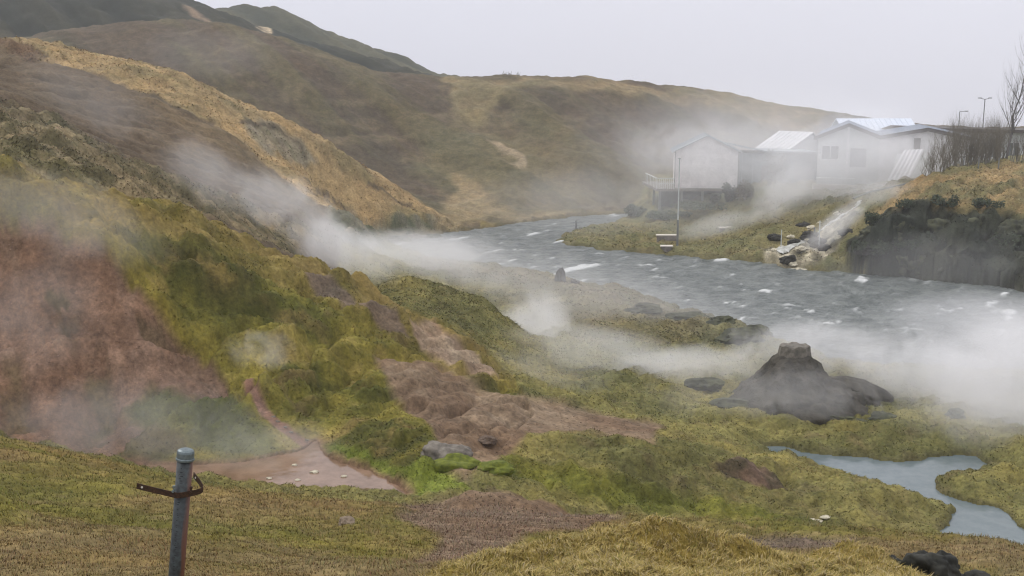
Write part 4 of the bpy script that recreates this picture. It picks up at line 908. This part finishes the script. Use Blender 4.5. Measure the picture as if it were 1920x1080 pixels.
rock(1585, 882, 32.3, .22, 26, M_grey, (2.4, 1, .4), 'thin flat stone at the stream edge below the bare scar')
rock(1540, 876, 32.6, .18, 27, M_grey, (2.2, 1, .4), 'smaller flat stone left of the thin flat stone')
rock(1800, 955, 28.4, .25, 28, M_grey, (3.0, .8, .25), 'long flat stone in stream between the two grassy banks')
# near dark boulders
def big_boulder(name, px0, py0, D_, outline_w, seed, squash, label, lift=0., rot=0.):
    p = P(px0, py0, D_); me = rock_mesh(name, outline_w, seed, M_near, squash, .30, 5)
    o = bpy.data.objects.new(name, me); C.objects.link(o); o.location = p; o.rotation_euler = (rad(6), rad(rot), rad(15)); return tag(o, label, 'rock')
M_near = mat('near_lava', (.040, .040, .033), .85, noise=7, color2=(.009, .010, .009), bump=.02, bscale=22)
big_boulder('boulder', 1748, 1078, 8.6, .25, 33, (1.15, .75, .85), 'large angular black boulder at bottom right of the grass', rot=22)
big_boulder('boulder', 1663, 1056, 8.9, .12, 37, (1.15, .8, .7), 'small black boulder left of the large angular one')
big_boulder('boulder', 1838, 1092, 8.6, .15, 39, (1.5, .8, .45), 'flat black boulder right of the large angular one', rot=6)
rock(1745, 1048, 8.4, .02, 41, M_pale, (1.6, 1, .6), 'tiny white pebble lying on the large black boulder')
# pale crusted rocks where the steaming channel reaches the river
rnd = random.Random(4)
spots = [(1450, 478), (1466, 470), (1482, 462), (1446, 490), (1500, 480), (1512, 470), (1486, 488), (1474, 484), (1520, 458), (1498, 492), (1460, 494), (1535, 450), (1552, 440), (1568, 425)]
where = ['beside the thin pale post', 'under the thin pale post', 'at top of the crust field', 'lowest on left, by the water', 'in the middle right of crust field', 'under the dark ledge', 'in the lower middle of crust field', 'in the centre of crust field', 'at right top of the crust field',
         'lowest on right, by the water', 'by the water between the two lowest', 'at the foot of steaming channel', 'half way up the steaming channel', 'highest up the steaming channel']
for k, (px, py) in enumerate(spots):
    p = onz(px, py, .5); Dd = min(p.y, 84)
    rock(px, py, Dd, rnd.uniform(.14, .30), 50+k, M_pale, (rnd.uniform(1.2, 2.2), 1, rnd.uniform(.5, .8)), 'pale crusted rock '+where[k], 'rock', 'pale crusted rocks at the channel mouth', name='crusted_rock', rz=rnd.uniform(0, 3))
for k, (px, py, r_, wd) in enumerate(((1490, 474, .38, 'among pale rocks, left of the round one'), (1516, 474, .48, 'roundest, right of the pale rocks'), (1452, 468, .35, 'at left edge of the pale rocks'), (1478, 492, .4, 'at the waterline below pale rocks'), (1530, 482, .45, 'just right of the roundest dark rock'), (1545, 486, .35, 'second right of the roundest dark rock'),
                                      (1505, 458, .4, 'forming a flat ledge over pale rocks'), (1590, 440, .45, 'by the right side of steaming channel'), (1625, 505, .5, 'at waterline below the dark cliff'), (1600, 512, .35, 'at waterline left of the dark cliff'))):
    p = onz(px, py, .3); rock(px, py, p.y if k != 7 else 78, r_, 80+k, M_dark, (1.5, 1, .8), 'dark rock '+wd, 'rock', 'dark rocks on the far bank', name='bank_rock')
for k, (px, py, r_, wd) in enumerate(((690, 446, .8, 'farthest left at the foot of straw spur'), (722, 440, .6, 'second from left on left shore'), (750, 436, .7, 'third from left on left shore'), (778, 432, .7, 'in the middle of left shore'), (805, 430, .8, 'largest, right of middle on left shore'), (835, 432, .5, 'near right end of left shore'),
                                      (862, 433, .4, 'at right tip of left shore'), (735, 428, .5, 'upper left, behind the shoreline row'), (795, 418, .6, 'upper, under the straw slope'), (826, 420, .5, 'upper right, behind the shoreline row'))):
    p = onz(px, py+4, .5); rock(px, py, min(p.y, 95) if k < 7 else 86, r_, 100+k, M_darkmoss if k % 3 else M_grey, (1.4, 1, .7), 'rocky lump '+wd, 'rock', 'rocks along the left shore', name='shore_rock')
for k, (px, py) in enumerate(((1536, 980), (1549, 979), (1522, 977))):
    rock(px, py, 26.2, .09, 120+k, M_pale, (1.6, 1, .6), ('white stone, middle of three at foot of mossy bank', 'white stone, right of three at foot of mossy bank', 'white stone, left of three at foot of mossy bank')[k], 'rock', 'white stones under the mossy bank', name='white_stone')
for k, (px, py, zz, lab) in enumerate(((589, 885, 3.06, 'larger pale fleck in middle of the muddy pool'), (505, 897, 3.06, 'pale fleck left of middle in the muddy pool'), (558, 900, 3.06, 'small pale fleck below middle of the muddy pool'), (645, 893, 3.06, 'yellowish fleck right of middle in the muddy pool'), (552, 872, 3.06, 'small pale fleck near far side of muddy pool'))):
    p = onz(px, py, zz); o = bpy.data.objects.new('pale_pebble', rock_mesh('pale_pebble', .05 if k else .08, 130+k, M_pale, (1.4, 1, .6), .3, 2)); C.objects.link(o); o.location = p; tag(o, lab, 'pebble', 'pale flecks in the hot pool')
# crust stones in the gully
for k, (px, py, D_) in enumerate(((520, 788, 27.2), (534, 800, 27.0), (512, 780, 27.4), (545, 806, 26.9), (575, 812, 26.8))):
    rock(px, py, D_, .04, 140+k, M_grey, (1.6, 1, .6), ('pale stone at bend of the red gully', 'pale stone just below gully bend', 'pale stone just above gully bend', 'pale stone in lower gully', 'pale stone lowest in gully, nearest the pool')[k], 'rock', 'pale stones in the gully', name='gully_stone')

# ------------------------------------------------------------------ pipe marker at the camera's feet
M_galv = bpy.data.materials.new('weathered_pipe_steel'); M_galv.use_nodes = True
t = M_galv.node_tree; bs = t.nodes['Principled BSDF']; bs.inputs['Roughness'].default_value = .5; bs.inputs['Metallic'].default_value = .1
tcn = t.nodes.new('ShaderNodeTexCoord'); sx = t.nodes.new('ShaderNodeSeparateXYZ'); t.links.new(tcn.outputs['Object'], sx.inputs[0])
n1 = t.nodes.new('ShaderNodeTexNoise'); n1.inputs['Scale'].default_value = 60; n1.inputs['Detail'].default_value = 6; t.links.new(tcn.outputs['Object'], n1.inputs['Vector'])
mpn = t.nodes.new('ShaderNodeMapping'); mpn.inputs['Scale'].default_value = (30, 30, 3); t.links.new(tcn.outputs['Object'], mpn.inputs['Vector'])
n2 = t.nodes.new('ShaderNodeTexNoise'); n2.inputs['Scale'].default_value = 1.2; n2.inputs['Detail'].default_value = 5; t.links.new(mpn.outputs[0], n2.inputs['Vector'])
c1 = t.nodes.new('ShaderNodeValToRGB'); c1.color_ramp.elements[0].position = .35; c1.color_ramp.elements[1].position = .78
c1.color_ramp.elements[0].color = (.012, .016, .018, 1); c1.color_ramp.elements[1].color = (.042, .056, .060, 1); t.links.new(n1.outputs['Fac'], c1.inputs['Fac'])
# rust runs down the right-hand side of the pipe
ad = t.nodes.new('ShaderNodeMath'); ad.operation = 'MULTIPLY_ADD'; ad.inputs[1].default_value = 34; t.links.new(sx.outputs['X'], ad.inputs[0])
sb = t.nodes.new('ShaderNodeMath'); sb.operation = 'SUBTRACT'; sb.inputs[1].default_value = 1.15; t.links.new(n2.outputs['Fac'], sb.inputs[0]); t.links.new(sb.outputs[0], ad.inputs[2])
cl = t.nodes.new('ShaderNodeMapRange'); cl.inputs['From Min'].default_value = 0; cl.inputs['From Max'].default_value = .25; t.links.new(ad.outputs[0], cl.inputs['Value'])
mxr = t.nodes.new('ShaderNodeMix'); mxr.data_type = 'RGBA'; mxr.inputs['B'].default_value = (.085, .028, .011, 1)
t.links.new(cl.outputs[0], mxr.inputs['Factor']); t.links.new(c1.outputs['Color'], mxr.inputs['A']); t.links.new(mxr.outputs['Result'], bs.inputs['Base Color'])
bp = t.nodes.new('ShaderNodeBump'); bp.inputs['Distance'].default_value = .001; t.links.new(n1.outputs['Fac'], bp.inputs['Height']); t.links.new(bp.outputs['Normal'], bs.inputs['Normal'])
M_rust = mat('rusty_bar', (.075, .040, .024), .75, noise=90, color2=(.022, .016, .012), metal=.3, bump=.001, bscale=200)
M_cap = mat('cap_steel', (.16, .20, .21), .45, noise=70, color2=(.10, .125, .135), metal=.4, bump=.001, bscale=150)
M_ink = mat('stencil_paint', (.012, .015, .018), .8)
Dp = 4.0; tp = P(348, 850, Dp); bt = P(329, 1100, Dp-.02)
ax = (tp-bt).normalized(); zb = gz(bt.x, bt.y)
base = tp-ax*((tp.z-zb+.25)/ax.z); Lp = (tp-base).length
po = empty('marker_pipe', tuple(base), label='weathered steel pipe with round cap and rusty bent bracket', cat='post')
po.rotation_euler = ax.to_track_quat('Z', 'Y').to_euler()
po.rotation_mode = 'QUATERNION'; po.rotation_quaternion = Vector((0, 0, 1)).rotation_difference(ax)
R_ = .0305
MB().tube([(0, 0, 0), (0, 0, Lp*.5), (0, 0, Lp-.002)], R_, 40).build('pole', M_galv, po, True)
b = MB(); rr = [(R_+.004, Lp-.028), (R_+.0055, Lp-.026), (R_+.0055, Lp-.020), (R_+.003, Lp-.017), (R_+.003, Lp+.004), (R_+.0005, Lp+.012), (R_-.008, Lp+.017), (.004, Lp+.019)]
for r_, z_ in rr:
    for j in range(40): b.v.append((r_*math.cos(2*math.pi*j/40), r_*math.sin(2*math.pi*j/40), z_))
for i in range(len(rr)-1):
    for j in range(40): b.f.append((i*40+j, i*40+(j+1) % 40, (i+1)*40+(j+1) % 40, (i+1)*40+j))
b.f.append(tuple((len(rr)-1)*40+j for j in range(40))); b.f.append(tuple(j for j in range(40))[::-1]); b.build('cap', M_cap, po)
# bent flat bar: left arm, round the front, right, hook back
zb_ = Lp-.155
path = [(-.172, -.028, .012), (-.09, -.034, .003), (-.030, -.038, -.003), (-.012, -.0415, -.004), (.008, -.0415, -.001), (.030, -.036, .004), (.060, -.028, .012), (.074, -.022, .017), (.079, -.010, .020), (.076, .002, .022), (.050, .042, .030), (.012, .092, .038)]
hw = .0115; th = .003; b = MB()
for i, (x, y, z) in enumerate(path):
    a0 = Vector(path[max(i-1, 0)]); a1 = Vector(path[min(i+1, len(path)-1)]); d = (a1-a0); d.z = 0; d.normalize(); nn = Vector((-d.y, d.x, 0))*-th
    p_ = Vector((x, y, zb_+z))
    b.v += [tuple(p_+Vector((0, 0, -hw))), tuple(p_+Vector((0, 0, hw))), tuple(p_+nn+Vector((0, 0, hw))), tuple(p_+nn+Vector((0, 0, -hw)))]
for i in range(len(path)-1):
    for k in range(4): b.f.append((i*4+k, (i+1)*4+k, (i+1)*4+(k+1) % 4, i*4+(k+1) % 4))
b.f.append((0, 1, 2, 3)); e = (len(path)-1)*4; b.f.append((e+3, e+2, e+1, e))
br = b.build('bracket', M_rust, po)
M_hole = mat('hole_light', (.55, .52, .48), .8)
MB().tube([(-.150, -.0345, zb_+.010), (-.150, -.0290, zb_+.010)], .0042, 14).build('hole', M_hole, br)
MB().tube([(.026, .070, zb_+.0345), (.0305, .0735, zb_+.0345)], .004, 14).build('hole', M_hole, br)
for (x, m_, y_) in ((-.024, bpy.data.materials['cap_steel'], -.040), (.040, M_rust, -.030)):
    bo = MB().tube([(x, y_+.012, zb_+.012), (x, y_-.012, zb_+.0135)], .0055, 6); bo.tube([(x, y_, zb_+.012), (x, y_, zb_+.030)], .003, 8); bo.tube([(x, y_, zb_+.026), (x, y_, zb_+.033)], .0062, 6); bo.build('bolt', m_, po)
b = MB(); rr_ = random.Random(2)                     # rows of faded stencilled strokes, too worn to read
for seg in ((Lp-.115, Lp-.035), (Lp-.62, Lp-.19)):
    z_ = seg[0]
    while z_ < seg[1]:
        for a0 in (-1.85,):
            wv = rr_.uniform(.10, .34); off = rr_.uniform(-.05, .12); hh_ = rr_.uniform(.0012, .0035)
            if rr_.random() < .8:
                r2 = R_+.0006; a_ = a0+off
                n_ = 4
                for k in range(n_):
                    t0, t1 = a_+wv*k/n_, a_+wv*(k+1)/n_
                    b.quad((r2*math.cos(t0), r2*math.sin(t0), z_), (r2*math.cos(t1), r2*math.sin(t1), z_+.001), (r2*math.cos(t1), r2*math.sin(t1), z_+hh_+.001), (r2*math.cos(t0), r2*math.sin(t0), z_+hh_))
        z_ += rr_.uniform(.006, .011)
lt = b.build('lettering', M_ink, po)

# ------------------------------------------------------------------ grass and tufts
def grass(name, n, reg, ln, wd, lean, kind_label, seed, colf, clump=.25, bend=.6, thresh=None):
    rs_ = np.random.RandomState(seed)
    u0, u1, d0, d1 = reg
    lo = rs_.rand(n)*(math.log(d1)-math.log(d0))+math.log(d0); uu = u0+(u1-u0)*rs_.rand(n)
    y = np.exp(lo); x = uu*y
    f_ = perlin(x/clump, y/clump, seed)+.6*perlin(x/(clump*.35), y/(clump*.35), seed+1)
    c_, fi_, fj_ = ground_col(x, y)
    keep = (f_ > -.9) & (WSD['river'][fi_, fj_] > .3) & (WSD['pool'][fi_, fj_] > .1) & (WSD['stream'][fi_, fj_] > .05)
    if thresh is not None: keep &= thresh(fi_, fj_, x, y, rs_)
    x, y, f_, c_, fi_, fj_ = x[keep], y[keep], f_[keep], c_[keep], fi_[keep], fj_[keep]; n = len(x)
    z = ground_z(x, y)
    L_ = ln(y)*(.55+.9*rs_.rand(n))*np.clip(1+.7*f_, .35, 2); ang = rs_.rand(n)*2*np.pi
    # blades lie over in locally shared directions
    da = perlin(x/(clump*1.6), y/(clump*1.6), seed+9)*9
    lx = np.cos(da)*lean*.8+np.cos(ang)*.75; ly = np.sin(da)*lean*.5-.1+np.sin(ang)*.75
    w_ = wd(y)*(.6+.8*rs_.rand(n)); wx = np.cos(ang+1.57)*w_*.5; wy = np.sin(ang+1.57)*w_*.5
    # make sure blades are not all edge on
    p0 = np.stack([x-wx, y-wy, z-.01], -1); p1 = np.stack([x+wx, y+wy, z-.01], -1)
    mx_, my_, mz_ = x+lx*L_*.35, y+ly*L_*.35, z+L_*.6
    p2 = np.stack([mx_+wx*.8, my_+wy*.8, mz_], -1); p3 = np.stack([mx_-wx*.8, my_-wy*.8, mz_], -1)
    tx, ty, tz = x+lx*L_*(.35+bend), y+ly*L_*(.35+bend), z+L_*(1.05-.3*bend)
    p4 = np.stack([tx, ty, tz], -1)
    V = np.stack([p0, p1, p2, p3, p4], 1).reshape(-1, 3)
    k = np.arange(n)*5
    T = np.concatenate([np.stack([k, k+1, k+2], -1), np.stack([k, k+2, k+3], -1), np.stack([k+3, k+2, k+4], -1)])
    cc = colf(c_, rs_, n)
    cc = np.repeat(np.clip(cc, .008, .7)[:, None], 5, 1).reshape(-1, 3)
    o = npmesh(name, V, T, M_grass, cc, smooth=False, tris=True)
    return tag(o, kind_label, None, None, 'stuff')
M_grass = mat('grass_blades', (.1, .1, .1), .8, attr='cover', spec=.15)
strawness = region([(780, 1100), (900, 1050), (1040, 1005), (1170, 980), (1300, 985), (1400, 1015), (1460, 1040), (1560, 1025), (1680, 1050), (1750, 1110), (1750, 1500), (780, 1500)], 2, 9.5, 8, 14)
dirtness = (np.abs(col[..., 0]/np.maximum(col[..., 1], 1e-3)-1.5) < .2)*1.0
def jit(a, b): return lambda c, r, n: c*(a+(b-a)*r.rand(n)[:, None])*(1+(r.rand(n, 3)-.5)*.25)
def strawcol(c, r, n):
    k = r.rand(n)[:, None]; pal = np.array([(.40, .31, .13), (.30, .23, .07), (.16, .15, .04), (.38, .31, .19)], np.float32)
    return c*.3+pal[r.choice(4, n, p=[.34, .33, .18, .15])]*.85*(.6+.8*k)
grass('grass', 210000, (-.10, .52, 3.9, 9.6), lambda y: .031*np.ones_like(y), lambda y: .0055*np.ones_like(y), 1.0, 'straw yellow grass covering the hump at camera\'s feet', 5, strawcol, .16,
      thresh=lambda a, b, x, y, r: r.rand(len(x)) < strawness[a, b])
grass('grass', 200000, (-.60, .60, 4.5, 22), lambda y: .013+.0018*y, lambda y: .0022+.00055*y, .8, 'short olive and brown grass of the near meadow', 6, jit(.75, 1.4), .9,
      thresh=lambda a, b, x, y, r: (strawness[a, b] < .5) & (r.rand(len(x)) < .25+.75*np.clip((col[a, b, 1]-.085)*30, 0, 1)))
grass('grass', 260000, (-.58, .60, 21.5, 48), lambda y: .008+.0012*y, lambda y: .008+.0006*y, 2.2, 'mossy tufts of grass on the spur and the flats', 7, jit(.9, 1.3), .7,
      thresh=lambda a, b, x, y, r: (col[a, b, 1] > col[a, b, 0]*.78) & (np.abs(hum[a, b]) > .3) & (r.rand(len(x)) < .5))
grass('grass', 170000, (-.58, .60, 40, 97), lambda y: .015+.0007*y, lambda y: .02+.0007*y, 2.2, 'tufts of dry grass on the straw spur and far bank', 8, jit(.8, 1.35), 1.4,
      thresh=lambda a, b, x, y, r: (hum[a, b] > .45))

grass('grass', 16000, (-.10, .52, 4.2, 9.6), lambda y: .058*np.ones_like(y), lambda y: .0035*np.ones_like(y), .6, 'loose dead stalks standing out of the straw yellow hump', 15, strawcol, .16,
      thresh=lambda a, b, x, y, r: r.rand(len(x)) < strawness[a, b]*.5)
# gravel and crumbs of soil on the bare patches
def gravel(n, reg, size, seed, label, test):
    rs_ = np.random.RandomState(seed); u0, u1, d0, d1 = reg
    y = np.exp(rs_.rand(n)*(math.log(d1)-math.log(d0))+math.log(d0)); x = (u0+(u1-u0)*rs_.rand(n))*y
    c_, fi_, fj_ = ground_col(x, y); k = test(fi_, fj_); x, y, c_ = x[k], y[k], c_[k]; n = len(x); z = ground_z(x, y)
    s = size*(y/20)**.5*(.35+rs_.rand(n)**3*2.2)
    base = np.array([(1, 0, 0), (0, 1, 0), (-1, 0, 0), (0, -1, 0), (0, 0, .8), (0, 0, -.6)], np.float32)
    V = base[None]*(s[:, None, None]*(.6+.8*rs_.rand(n, 6, 1)))
    an = rs_.rand(n)*6.28; ca, sa = np.cos(an)[:, None], np.sin(an)[:, None]
    V = np.stack([V[..., 0]*ca-V[..., 1]*sa+x[:, None], V[..., 0]*sa+V[..., 1]*ca+y[:, None], V[..., 2]+(z+s*.2)[:, None]], -1).reshape(-1, 3)
    f = np.array([(0, 1, 4), (1, 2, 4), (2, 3, 4), (3, 0, 4), (1, 0, 5), (2, 1, 5), (3, 2, 5), (0, 3, 5)])
    T = (np.arange(n)[:, None, None]*6+f[None]).reshape(-1, 3)
    cc = np.repeat(np.clip(c_*(.7+.9*rs_.rand(n)[:, None]), .01, .6)[:, None], 6, 1).reshape(-1, 3)
    return tag(npmesh('gravel', V, T, M_grass, cc, smooth=False, tris=True), label, None, None, 'stuff')
bare = lambda a, b: (hum[a, b] < .33) & (col[a, b, 0] > col[a, b, 1]*1.22) & (WSD['pool'][a, b] > .1)
gravel(30000, (-.2, .3, 9.5, 38), .011, 31, 'small stones and crumbs of soil on the bare brown patches', bare)
gravel(12000, (-.55, -.2, 23, 33), .011, 32, 'small stones lying on the red cut', bare)

# warm brook running down from the buildings to the river
M_brook = water_mat('brook_water', (.22, .22, .19), (.50, .51, .49), .4, .05, 5)
pth = [(1612, 372), (1604, 392), (1590, 410), (1572, 424), (1552, 436), (1532, 448), (1508, 456), (1484, 466), (1466, 476), (1452, 490)]
ws = [P(x, y, d) for (x, y), d in zip(pth, np.linspace(84.5, 77.8, len(pth)))]
V_ = []; rnd = random.Random(9)
for i in range(len(ws)-1):
    for k in range(8):
        t_ = k/8; p = ws[i].lerp(ws[i+1], t_); d_ = (ws[i+1]-ws[i]); nn_ = Vector((-d_.y, d_.x, 0)).normalized()*(.10+.22*rnd.random()+.03*i)
        for s in (-1, 0, 1):
            qx, qy = p.x+nn_.x*s, p.y+nn_.y*s; V_.append((qx, qy, gz(qx, qy)+.07+.05*(s == 0)))
n_ = len(V_)//3; Q_ = [(i*3+j, i*3+j+1, (i+1)*3+j+1, (i+1)*3+j) for i in range(n_-1) for j in (0, 1)]
npmesh('brook', np.array(V_), np.array(Q_), M_brook)['kind'] = 'structure'

# ------------------------------------------------------------------ air: haze and steam
def vol_mat(name, color, dens, aniso=.0):
    m = bpy.data.materials.new(name); m.use_nodes = True; t = m.node_tree; t.nodes.clear()
    o = t.nodes.new('ShaderNodeOutputMaterial'); v = t.nodes.new('ShaderNodeVolumePrincipled')
    v.inputs['Color'].default_value = (*color, 1); v.inputs['Density'].default_value = dens; v.inputs['Anisotropy'].default_value = aniso
    t.links.new(v.outputs[0], o.inputs['Volume']); return m, t, v
HAZE = .0006
m, t, v = vol_mat('haze_air', (.93, .94, .97), HAZE)
hz = MB().box(-760, 760, -12, 760, -62, 75).build('haze', m); hz['kind'] = 'stuff'
def steam(px, py, D_, rx, ry, rz_, dens, seed, label, tilt=0., scale=1.0, edge=.35, cut=.45, yaw=0., color=(.97, .975, 1.0), world=False):
    """a drifting body of steam: an egg shaped space filled with billowing density that thins to nothing at its skin"""
    m, t, v = vol_mat('steam', color, dens)
    N_, L_ = t.nodes, t.links
    tc_ = N_.new('ShaderNodeTexCoord')
    ln_ = N_.new('ShaderNodeVectorMath'); ln_.operation = 'LENGTH'
    nz = N_.new('ShaderNodeTexNoise'); nz.inputs['Scale'].default_value = scale; nz.inputs['Detail'].default_value = 4; nz.inputs['Roughness'].default_value = .6; nz.inputs['Distortion'].default_value = .7
    mp = N_.new('ShaderNodeMapping'); mp.inputs['Location'].default_value = (seed*1.7, seed*3.1, seed*.7); mp.inputs['Scale'].default_value = (rx, ry, rz_)
    L_.new(tc_.outputs['Object'], mp.inputs['Vector']); L_.new(mp.outputs[0], nz.inputs['Vector']); L_.new(tc_.outputs['Object'], ln_.inputs[0])
    fo = N_.new('ShaderNodeMapRange'); fo.interpolation_type = 'SMOOTHSTEP'; fo.inputs['From Min'].default_value = 1.0; fo.inputs['From Max'].default_value = edge
    L_.new(ln_.outputs['Value'], fo.inputs['Value'])
    nn = N_.new('ShaderNodeMapRange'); nn.inputs['From Min'].default_value = cut; nn.inputs['From Max'].default_value = cut+.22; nn.interpolation_type = 'SMOOTHSTEP'
    # the skin eats further into thin places
    sub_ = N_.new('ShaderNodeMath'); sub_.operation = 'MULTIPLY_ADD'; sub_.inputs[1].default_value = .22; sub_.inputs[2].default_value = -.16
    L_.new(fo.outputs[0], sub_.inputs[0]); ad_ = N_.new('ShaderNodeMath'); ad_.operation = 'ADD'; L_.new(nz.outputs['Fac'], ad_.inputs[0]); L_.new(sub_.outputs[0], ad_.inputs[1])
    L_.new(ad_.outputs[0], nn.inputs['Value'])
    mu = N_.new('ShaderNodeMath'); mu.operation = 'MULTIPLY'; L_.new(fo.outputs[0], mu.inputs[0]); L_.new(nn.outputs[0], mu.inputs[1])
    mu2 = N_.new('ShaderNodeMath'); mu2.operation = 'MULTIPLY'; mu2.inputs[1].default_value = dens; L_.new(mu.outputs[0], mu2.inputs[0]); L_.new(mu2.outputs[0], v.inputs['Density'])
    import bmesh
    bm = bmesh.new(); bmesh.ops.create_icosphere(bm, subdivisions=2, radius=1.06); me = bpy.data.meshes.new('steam'); bm.to_mesh(me); bm.free(); me.materials.append(m)
    o = bpy.data.objects.new('steam', me); C.objects.link(o); p = P(px, py, D_); o.location = p; o.scale = (rx, ry, rz_); o.rotation_euler = (0, rad(tilt), rad(yaw))
    return tag(o, label, None, None, 'stuff')
px2m = lambda n, D_: n*D_/F
# px, py, distance, half sizes in photo pixels across and up, half depth in metres
def st(px, py, D_, hx, hy, depth, dens, seed, label, **k):
    steam(px, py, D_, px2m(hx, D_), depth, px2m(hy, D_), dens, seed, label, **k)
st(560, 400, 46, 190, 95, 4, .21, 1, 'thick white steam rising from the gully behind the mossy spur', tilt=28, scale=.55, cut=.43)
st(650, 470, 44, 150, 70, 4, .25, 2, 'dense steam at the mouth of the gully behind the mossy spur', tilt=20, scale=.6, cut=.38)
st(400, 330, 48, 150, 70, 4, .085, 3, 'thin steam drifting up the brown hillside', tilt=34, scale=.4, cut=.38)
st(180, 190, 50, 200, 80, 4, .028, 4, 'faint steam high on the brown hillside', tilt=30, scale=.35, cut=.38)
st(850, 495, 54, 240, 60, 5, .12, 5, 'thin steam over the low bank right of the spur', tilt=12, scale=.4, cut=.34)
st(1005, 620, 47.5, 105, 110, 3.0, .40, 6, 'bright puff of steam at the foot of the second mossy ridge', tilt=25, scale=.6, cut=.34)
st(1120, 655, 41, 240, 60, 3, .20, 7, 'low steam drifting over the flats behind the mound', tilt=10, scale=.45, cut=.34)
st(1290, 690, 40.5, 260, 55, 2.5, .34, 8, 'bank of steam left of the dark conical mound', tilt=-3, scale=.5, cut=.33)
st(1530, 650, 41.5, 240, 80, 2.5, .34, 9, 'billow of steam behind the dark conical mound', tilt=0, scale=.55, cut=.35)
st(1720, 690, 39.5, 200, 105, 2.5, .38, 10, 'billow of steam right of the dark conical mound', tilt=5, scale=.55, cut=.34)
st(1900, 720, 37, 260, 190, 4, .40, 11, 'thick white steam at the right edge of the flats', tilt=-20, scale=.45, cut=.30)
st(1150, 570, 51, 420, 110, 4, .085, 12, 'thin veil of steam over the near river bank', tilt=12, scale=.35, cut=.30)
st(120, 400, 24.5, 280, 110, 2.2, .09, 13, 'steam drifting across the top of the red cut', tilt=20, scale=.7, cut=.36)
st(70, 590, 23, 180, 170, 2.0, .06, 14, 'steam hanging in the left part of red cut', scale=.8, cut=.38)
st(240, 800, 22.3, 420, 130, 1.6, .12, 15, 'bluish steam in the hollow behind the pipe marker', scale=.8, cut=.36)
st(520, 840, 23.5, 170, 70, 1.2, .17, 16, 'thin steam over the muddy pool', scale=.9, cut=.36)
st(490, 655, 26.8, 90, 62, .8, .34, 17, 'small puff of steam from a hole above the gully', scale=1.2, cut=.38)
st(1470, 360, 87, 120, 55, 2.5, .24, 18, 'steam rising below the low grey building', tilt=-42, scale=.35, cut=.34)
st(1570, 310, 93, 230, 120, 3, .27, 19, 'mist in front of the large hall', tilt=-10, scale=.25, cut=.30)
st(1350, 290, 96, 270, 105, 3, .16, 20, 'thin mist in front of white gabled house', scale=.25, cut=.30)
st(1565, 425, 76.5, 105, 34, 1.6, .38, 21, 'steam pouring down the channel beside the dark cliff', tilt=-40, scale=.5, cut=.34)
st(1650, 360, 80, 90, 36, 2, .24, 22, 'steam at the top of the channel by the dark pipe', tilt=-10, scale=.45, cut=.34)
st(1740, 500, 63, 300, 100, 3, .032, 23, 'mist along the foot of the dark cliff', tilt=0, scale=.35, cut=.32)
st(1350, 422, 85, 150, 30, 2, .18, 24, 'low steam between the two benches', tilt=-12, scale=.45, cut=.36)
st(1450, 250, 118, 460, 130, 9, .035, 25, 'mist on the hill behind the buildings', scale=.13, cut=.28)
st(380, 100, 110, 200, 70, 6, .012, 26, 'faint mist on crest of the brown hill', scale=.18, cut=.34)
st(1480, 740, 34.6, 360, 80, 1.0, .20, 27, 'thin steam drifting in front of conical mound', scale=.6, cut=.34)
st(1000, 700, 36.5, 230, 70, 2, .11, 28, 'thin steam over the mossy rise beside the dirt slope', scale=.6, cut=.34)
st(760, 470, 66, 280, 50, 6, .14, 29, 'mist lying on the river beyond the spur', scale=.3, cut=.30)
st(1820, 600, 52, 260, 75, 4, .13, 30, 'mist lying on the river at the right edge', scale=.35, cut=.32)
st(1860, 780, 33.5, 260, 95, 1.6, .16, 31, 'thin steam spilling over the flats toward the stream', scale=.5, cut=.34)
st(1480, 350, 90, 620, 170, 5, .035, 32, 'broad veil of mist over the far bank and the buildings', scale=.18, cut=.28)
st(1100, 380, 84, 330, 90, 6, .03, 33, 'thin mist over the narrows of the river', scale=.2, cut=.30)
st(1690, 300, 92.5, 170, 80, 3, .11, 34, 'mist drifting past the right half of the large hall', tilt=-8, scale=.28, cut=.32)
